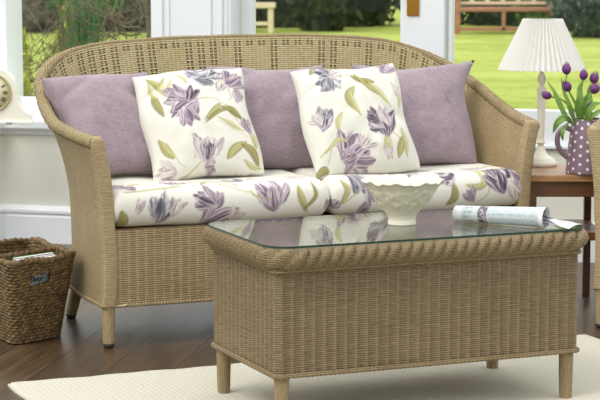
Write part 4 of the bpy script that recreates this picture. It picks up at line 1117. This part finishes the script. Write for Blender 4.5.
# ---------------------------------------------------------------- GARDEN
def foliage(name, label, cat, c, size, mat, nleaf=1500, leafs=.12, seed=0, lumps=.25, kind=None):
    r = np.random.default_rng(seed); bm = bmesh.new(); bmesh.ops.create_icosphere(bm, subdivisions=5, radius=1)
    V = np.array([v.co for v in bm.verts])
    nz = np.zeros(len(V))
    for k in range(7):
        d = r.normal(size=3); nz += np.sin(V @ d * (2.2 + k) + r.uniform(0, 6)) / (1.5 + k * .6)
    V = V * (1 + lumps * nz[:, None] * .4); V[:, 2] = np.maximum(V[:, 2], -.98)
    for v, p in zip(bm.verts, V): v.co = p * np.array(size) * .93
    mb = MB(); mb.bm(bm, smooth=False)
    idx = r.integers(0, len(V), nleaf)
    for i in idx:
        p = V[i] * np.array(size) * r.uniform(.92, 1.06); a = r.normal(size=3); a /= np.linalg.norm(a); b = np.cross(a, r.normal(size=3)); b /= np.linalg.norm(b)
        s_ = leafs * r.uniform(.6, 1.3); mb.poly([p - a * s_, p + b * s_ * .5, p + a * s_, p - b * s_ * .5])
    o = mb.build(name, mat); o.location = c
    tag(o, label, cat, kind=kind); return o
# dark hedge along the back of the lawn
for k, (x, y, sx, lab) in enumerate([(-6.5, 36.2, 2.55, 'dark evergreen hedge section behind the twisted tree, left of the pillar'),
                                     (-.62, 36.2, 2.4, 'dark evergreen hedge section seen through the door glass'),
                                     (5.55, 36.4, 2.6, 'dark evergreen hedge section behind the wooden bench on the right')]):
    foliage('hedge', lab, 'hedge', (x, y - .7, .6), (sx, 1.1, 2.0), M['hedge'], 3600, .14, 10 + k, .18)
foliage('bush', 'mid green leafy bush behind the lamp shade, beyond the bench', 'bush', (4.35, 33.3, .45), (.72, .6, .70), M['bush'], 1500, .09, 21)
foliage('bush', 'large blue-grey bush at the top right corner', 'bush', (4.95, 31.0, .45), (.95, .8, .78), M['bluebush'], 1800, .08, 22)
foliage('bush', 'rounded dark bush right of the pale bench', 'bush', (.35, 33.2, .5), (.5, .5, .75), M['hedge'], 1200, .09, 23)
# wooden bench on the right
bench = thing('garden_bench', 'reddish wooden garden bench standing on the lawn beyond the right window', 'bench', (3.32, 32.0, -.2))
bw = .76
for sx in (-1, 1):
    for sy in (0, .42): MB().box((sx * bw - .04, sy - .035, 0), (sx * bw + .04, sy + .035, .62 if sy == 0 else .95), .008).build('leg', M['benchwood'], bench)
MB().box((-.055, -.03, .06), (.0, .03, .42)).build('centre_leg', M['benchwood'], bench)
MB().box((-bw, -.03, .05), (bw, .03, .11), .006).build('stretcher', M['benchwood'], bench)
MB().box((-bw, -.04, .36), (bw, .44, .42), .008).build('seat', M['benchwood'], bench)
for sx in (-1, 1): MB().box((sx * bw - .05, -.05, .60), (sx * bw + .05, .46, .65), .008).build('armrest', M['benchwood'], bench)
MB().box((-bw + .05, .40, .46), (bw - .05, .44, .51)).box((-bw + .05, .40, .88), (bw - .05, .44, .95)).build('back_rail', M['benchpale'], bench)
for x in np.linspace(-.5, .5, 5): MB().box((x - .035, .405, .5), (x + .035, .435, .9)).build('slat', M['benchpale'], bench)
# pale bench seen through the door
b2 = thing('garden_bench', 'pale wooden bench end seen through the door glass beside the pillar', 'bench', (-1.05, 32.5, -.2))
for sx in (-1, 1):
    for sy in (0, .4): MB().box((sx * .62 - .045, sy - .04, 0), (sx * .62 + .045, sy + .04, .40), .008).build('leg', M['benchpale'], b2)
MB().box((-.70, -.06, .40), (.70, .46, .48), .01).build('seat', M['benchpale'], b2)
MB().box((-.60, -.02, .12), (.60, .02, .18)).build('stretcher', M['benchpale'], b2)
# planting outside the left window
foliage('shrub', 'yellow-green flowering shrub outside the left edge of the window', 'shrub', (-2.0, 14.4, .22), (.075, .10, .44), M['yellow'], 500, .035, 31, .5)
foliage('shrub', 'yellow-green shrub low behind the twisted branches', 'shrub', (-1.74, 15.2, .22), (.10, .12, .40), M['yellow'], 600, .035, 32, .5)
foliage('undergrowth', 'grey-purple bare undergrowth bank beyond the twisted tree', 'shrub', (-4.2, 33.2, .45), (2.4, .8, .75), M['purple'], 3000, .09, 33, .3)
foliage('bush', 'rounded green bush behind the branches near the pillar', 'bush', (-3.3, 31.5, .6), (.6, .4, .6), M['grassy'], 900, .06, 34)
# upright grassy shrub
gs = thing('grassy_shrub', 'tall green grassy shrub seen above the left of the sofa back', 'shrub', (-1.50, 14.0, -.2))
r_ = np.random.default_rng(5)
gsb = MB()
for k in range(420):
    a = r_.uniform(0, 6.28); rr0 = r_.uniform(0, .10); sp_ = r_.uniform(.02, .11); hh = r_.uniform(.45, 1.15)
    b0 = np.array([math.cos(a) * rr0, math.sin(a) * rr0, 0]); t1 = b0 + np.array([math.cos(a) * sp_, math.sin(a) * sp_, hh]); w = .007
    mid_ = (b0 + t1) / 2 - np.array([math.cos(a), math.sin(a), 0]) * .02
    gsb.poly([b0 + (w, 0, 0), b0 - (w, 0, 0), mid_ - (w, 0, 0), t1, mid_ + (w, 0, 0)])
gsb.build('blades', M['grassy'], gs)
# contorted hazel
hz = thing('twisted_tree', 'bare contorted tree with curling grey branches outside the left window', 'tree', (-.80, 10.2, -.2))
tr = random.Random(11)
def grow(mb, p, d, L, r, depth):
    st_ = .024; pts = [p.copy()]; rad = [r]; n = max(3, int(L / st_))
    cur = d.copy(); pos = p.copy(); curl = Vector((tr.uniform(-1, 1), tr.uniform(-.4, .4), tr.uniform(-1, 1))) * .30
    kids = []
    for i in range(n):
        if tr.random() < .2: curl = Vector((tr.uniform(-1, 1), tr.uniform(-.5, .5), tr.uniform(-1, 1))) * .40
        cur = (cur + curl + d * .12).normalized(); pos = pos + cur * st_
        pts.append(pos.copy()); rad.append(max(.0012, r * (1 - .7 * (i + 1) / n)))
        if depth > 0 and tr.random() < .23: kids.append((pos.copy(), (cur + Vector((tr.uniform(-1, 1), tr.uniform(-.5, .5), tr.uniform(-.9, .7)))).normalized(), rad[-1]))
    mb.tube(pts, rad, 5, cap=False)
    for kp, kd, kr in kids: grow(mb, kp, kd, L * tr.uniform(.45, .7), max(.0016, kr * .7), depth - 1)
mb = MB(); mb.tube([(0, 0, 0), (.03, 0, .25), (-.02, 0, .5), (.02, 0, .75), (.05, 0, .95), (.02, 0, 1.2)], [.030, .027, .022, .018, .015, .012], 8); mb.build('trunk', M['branch'], hz)
mb = MB()
for (z, dx, dz, L) in ((.62, -1, .05, .8), (.66, -1, .2, .8), (.70, -1, -.05, .8), (.74, -1, .1, .8), (.78, -1, .0, .75), (.82, -1, -.15, .8), (.86, -1, .1, .8), (.9, -1, -.25, .75), (.94, -1, .0, .8), (.98, -1, -.1, .8), (1.02, -1, -.3, .75), (1.06, -1, .05, .7), (1.12, -1, -.1, .8), (.8, .8, .3, .3), (.95, .8, .0, .3), (.7, -1, .3, .7)):
    grow(mb, Vector((0, tr.uniform(-.05, .05), z)), Vector((dx, tr.uniform(-.3, .3), dz)).normalized(), L, .0052, 2)
mb.build('branches', M['branch'], hz)
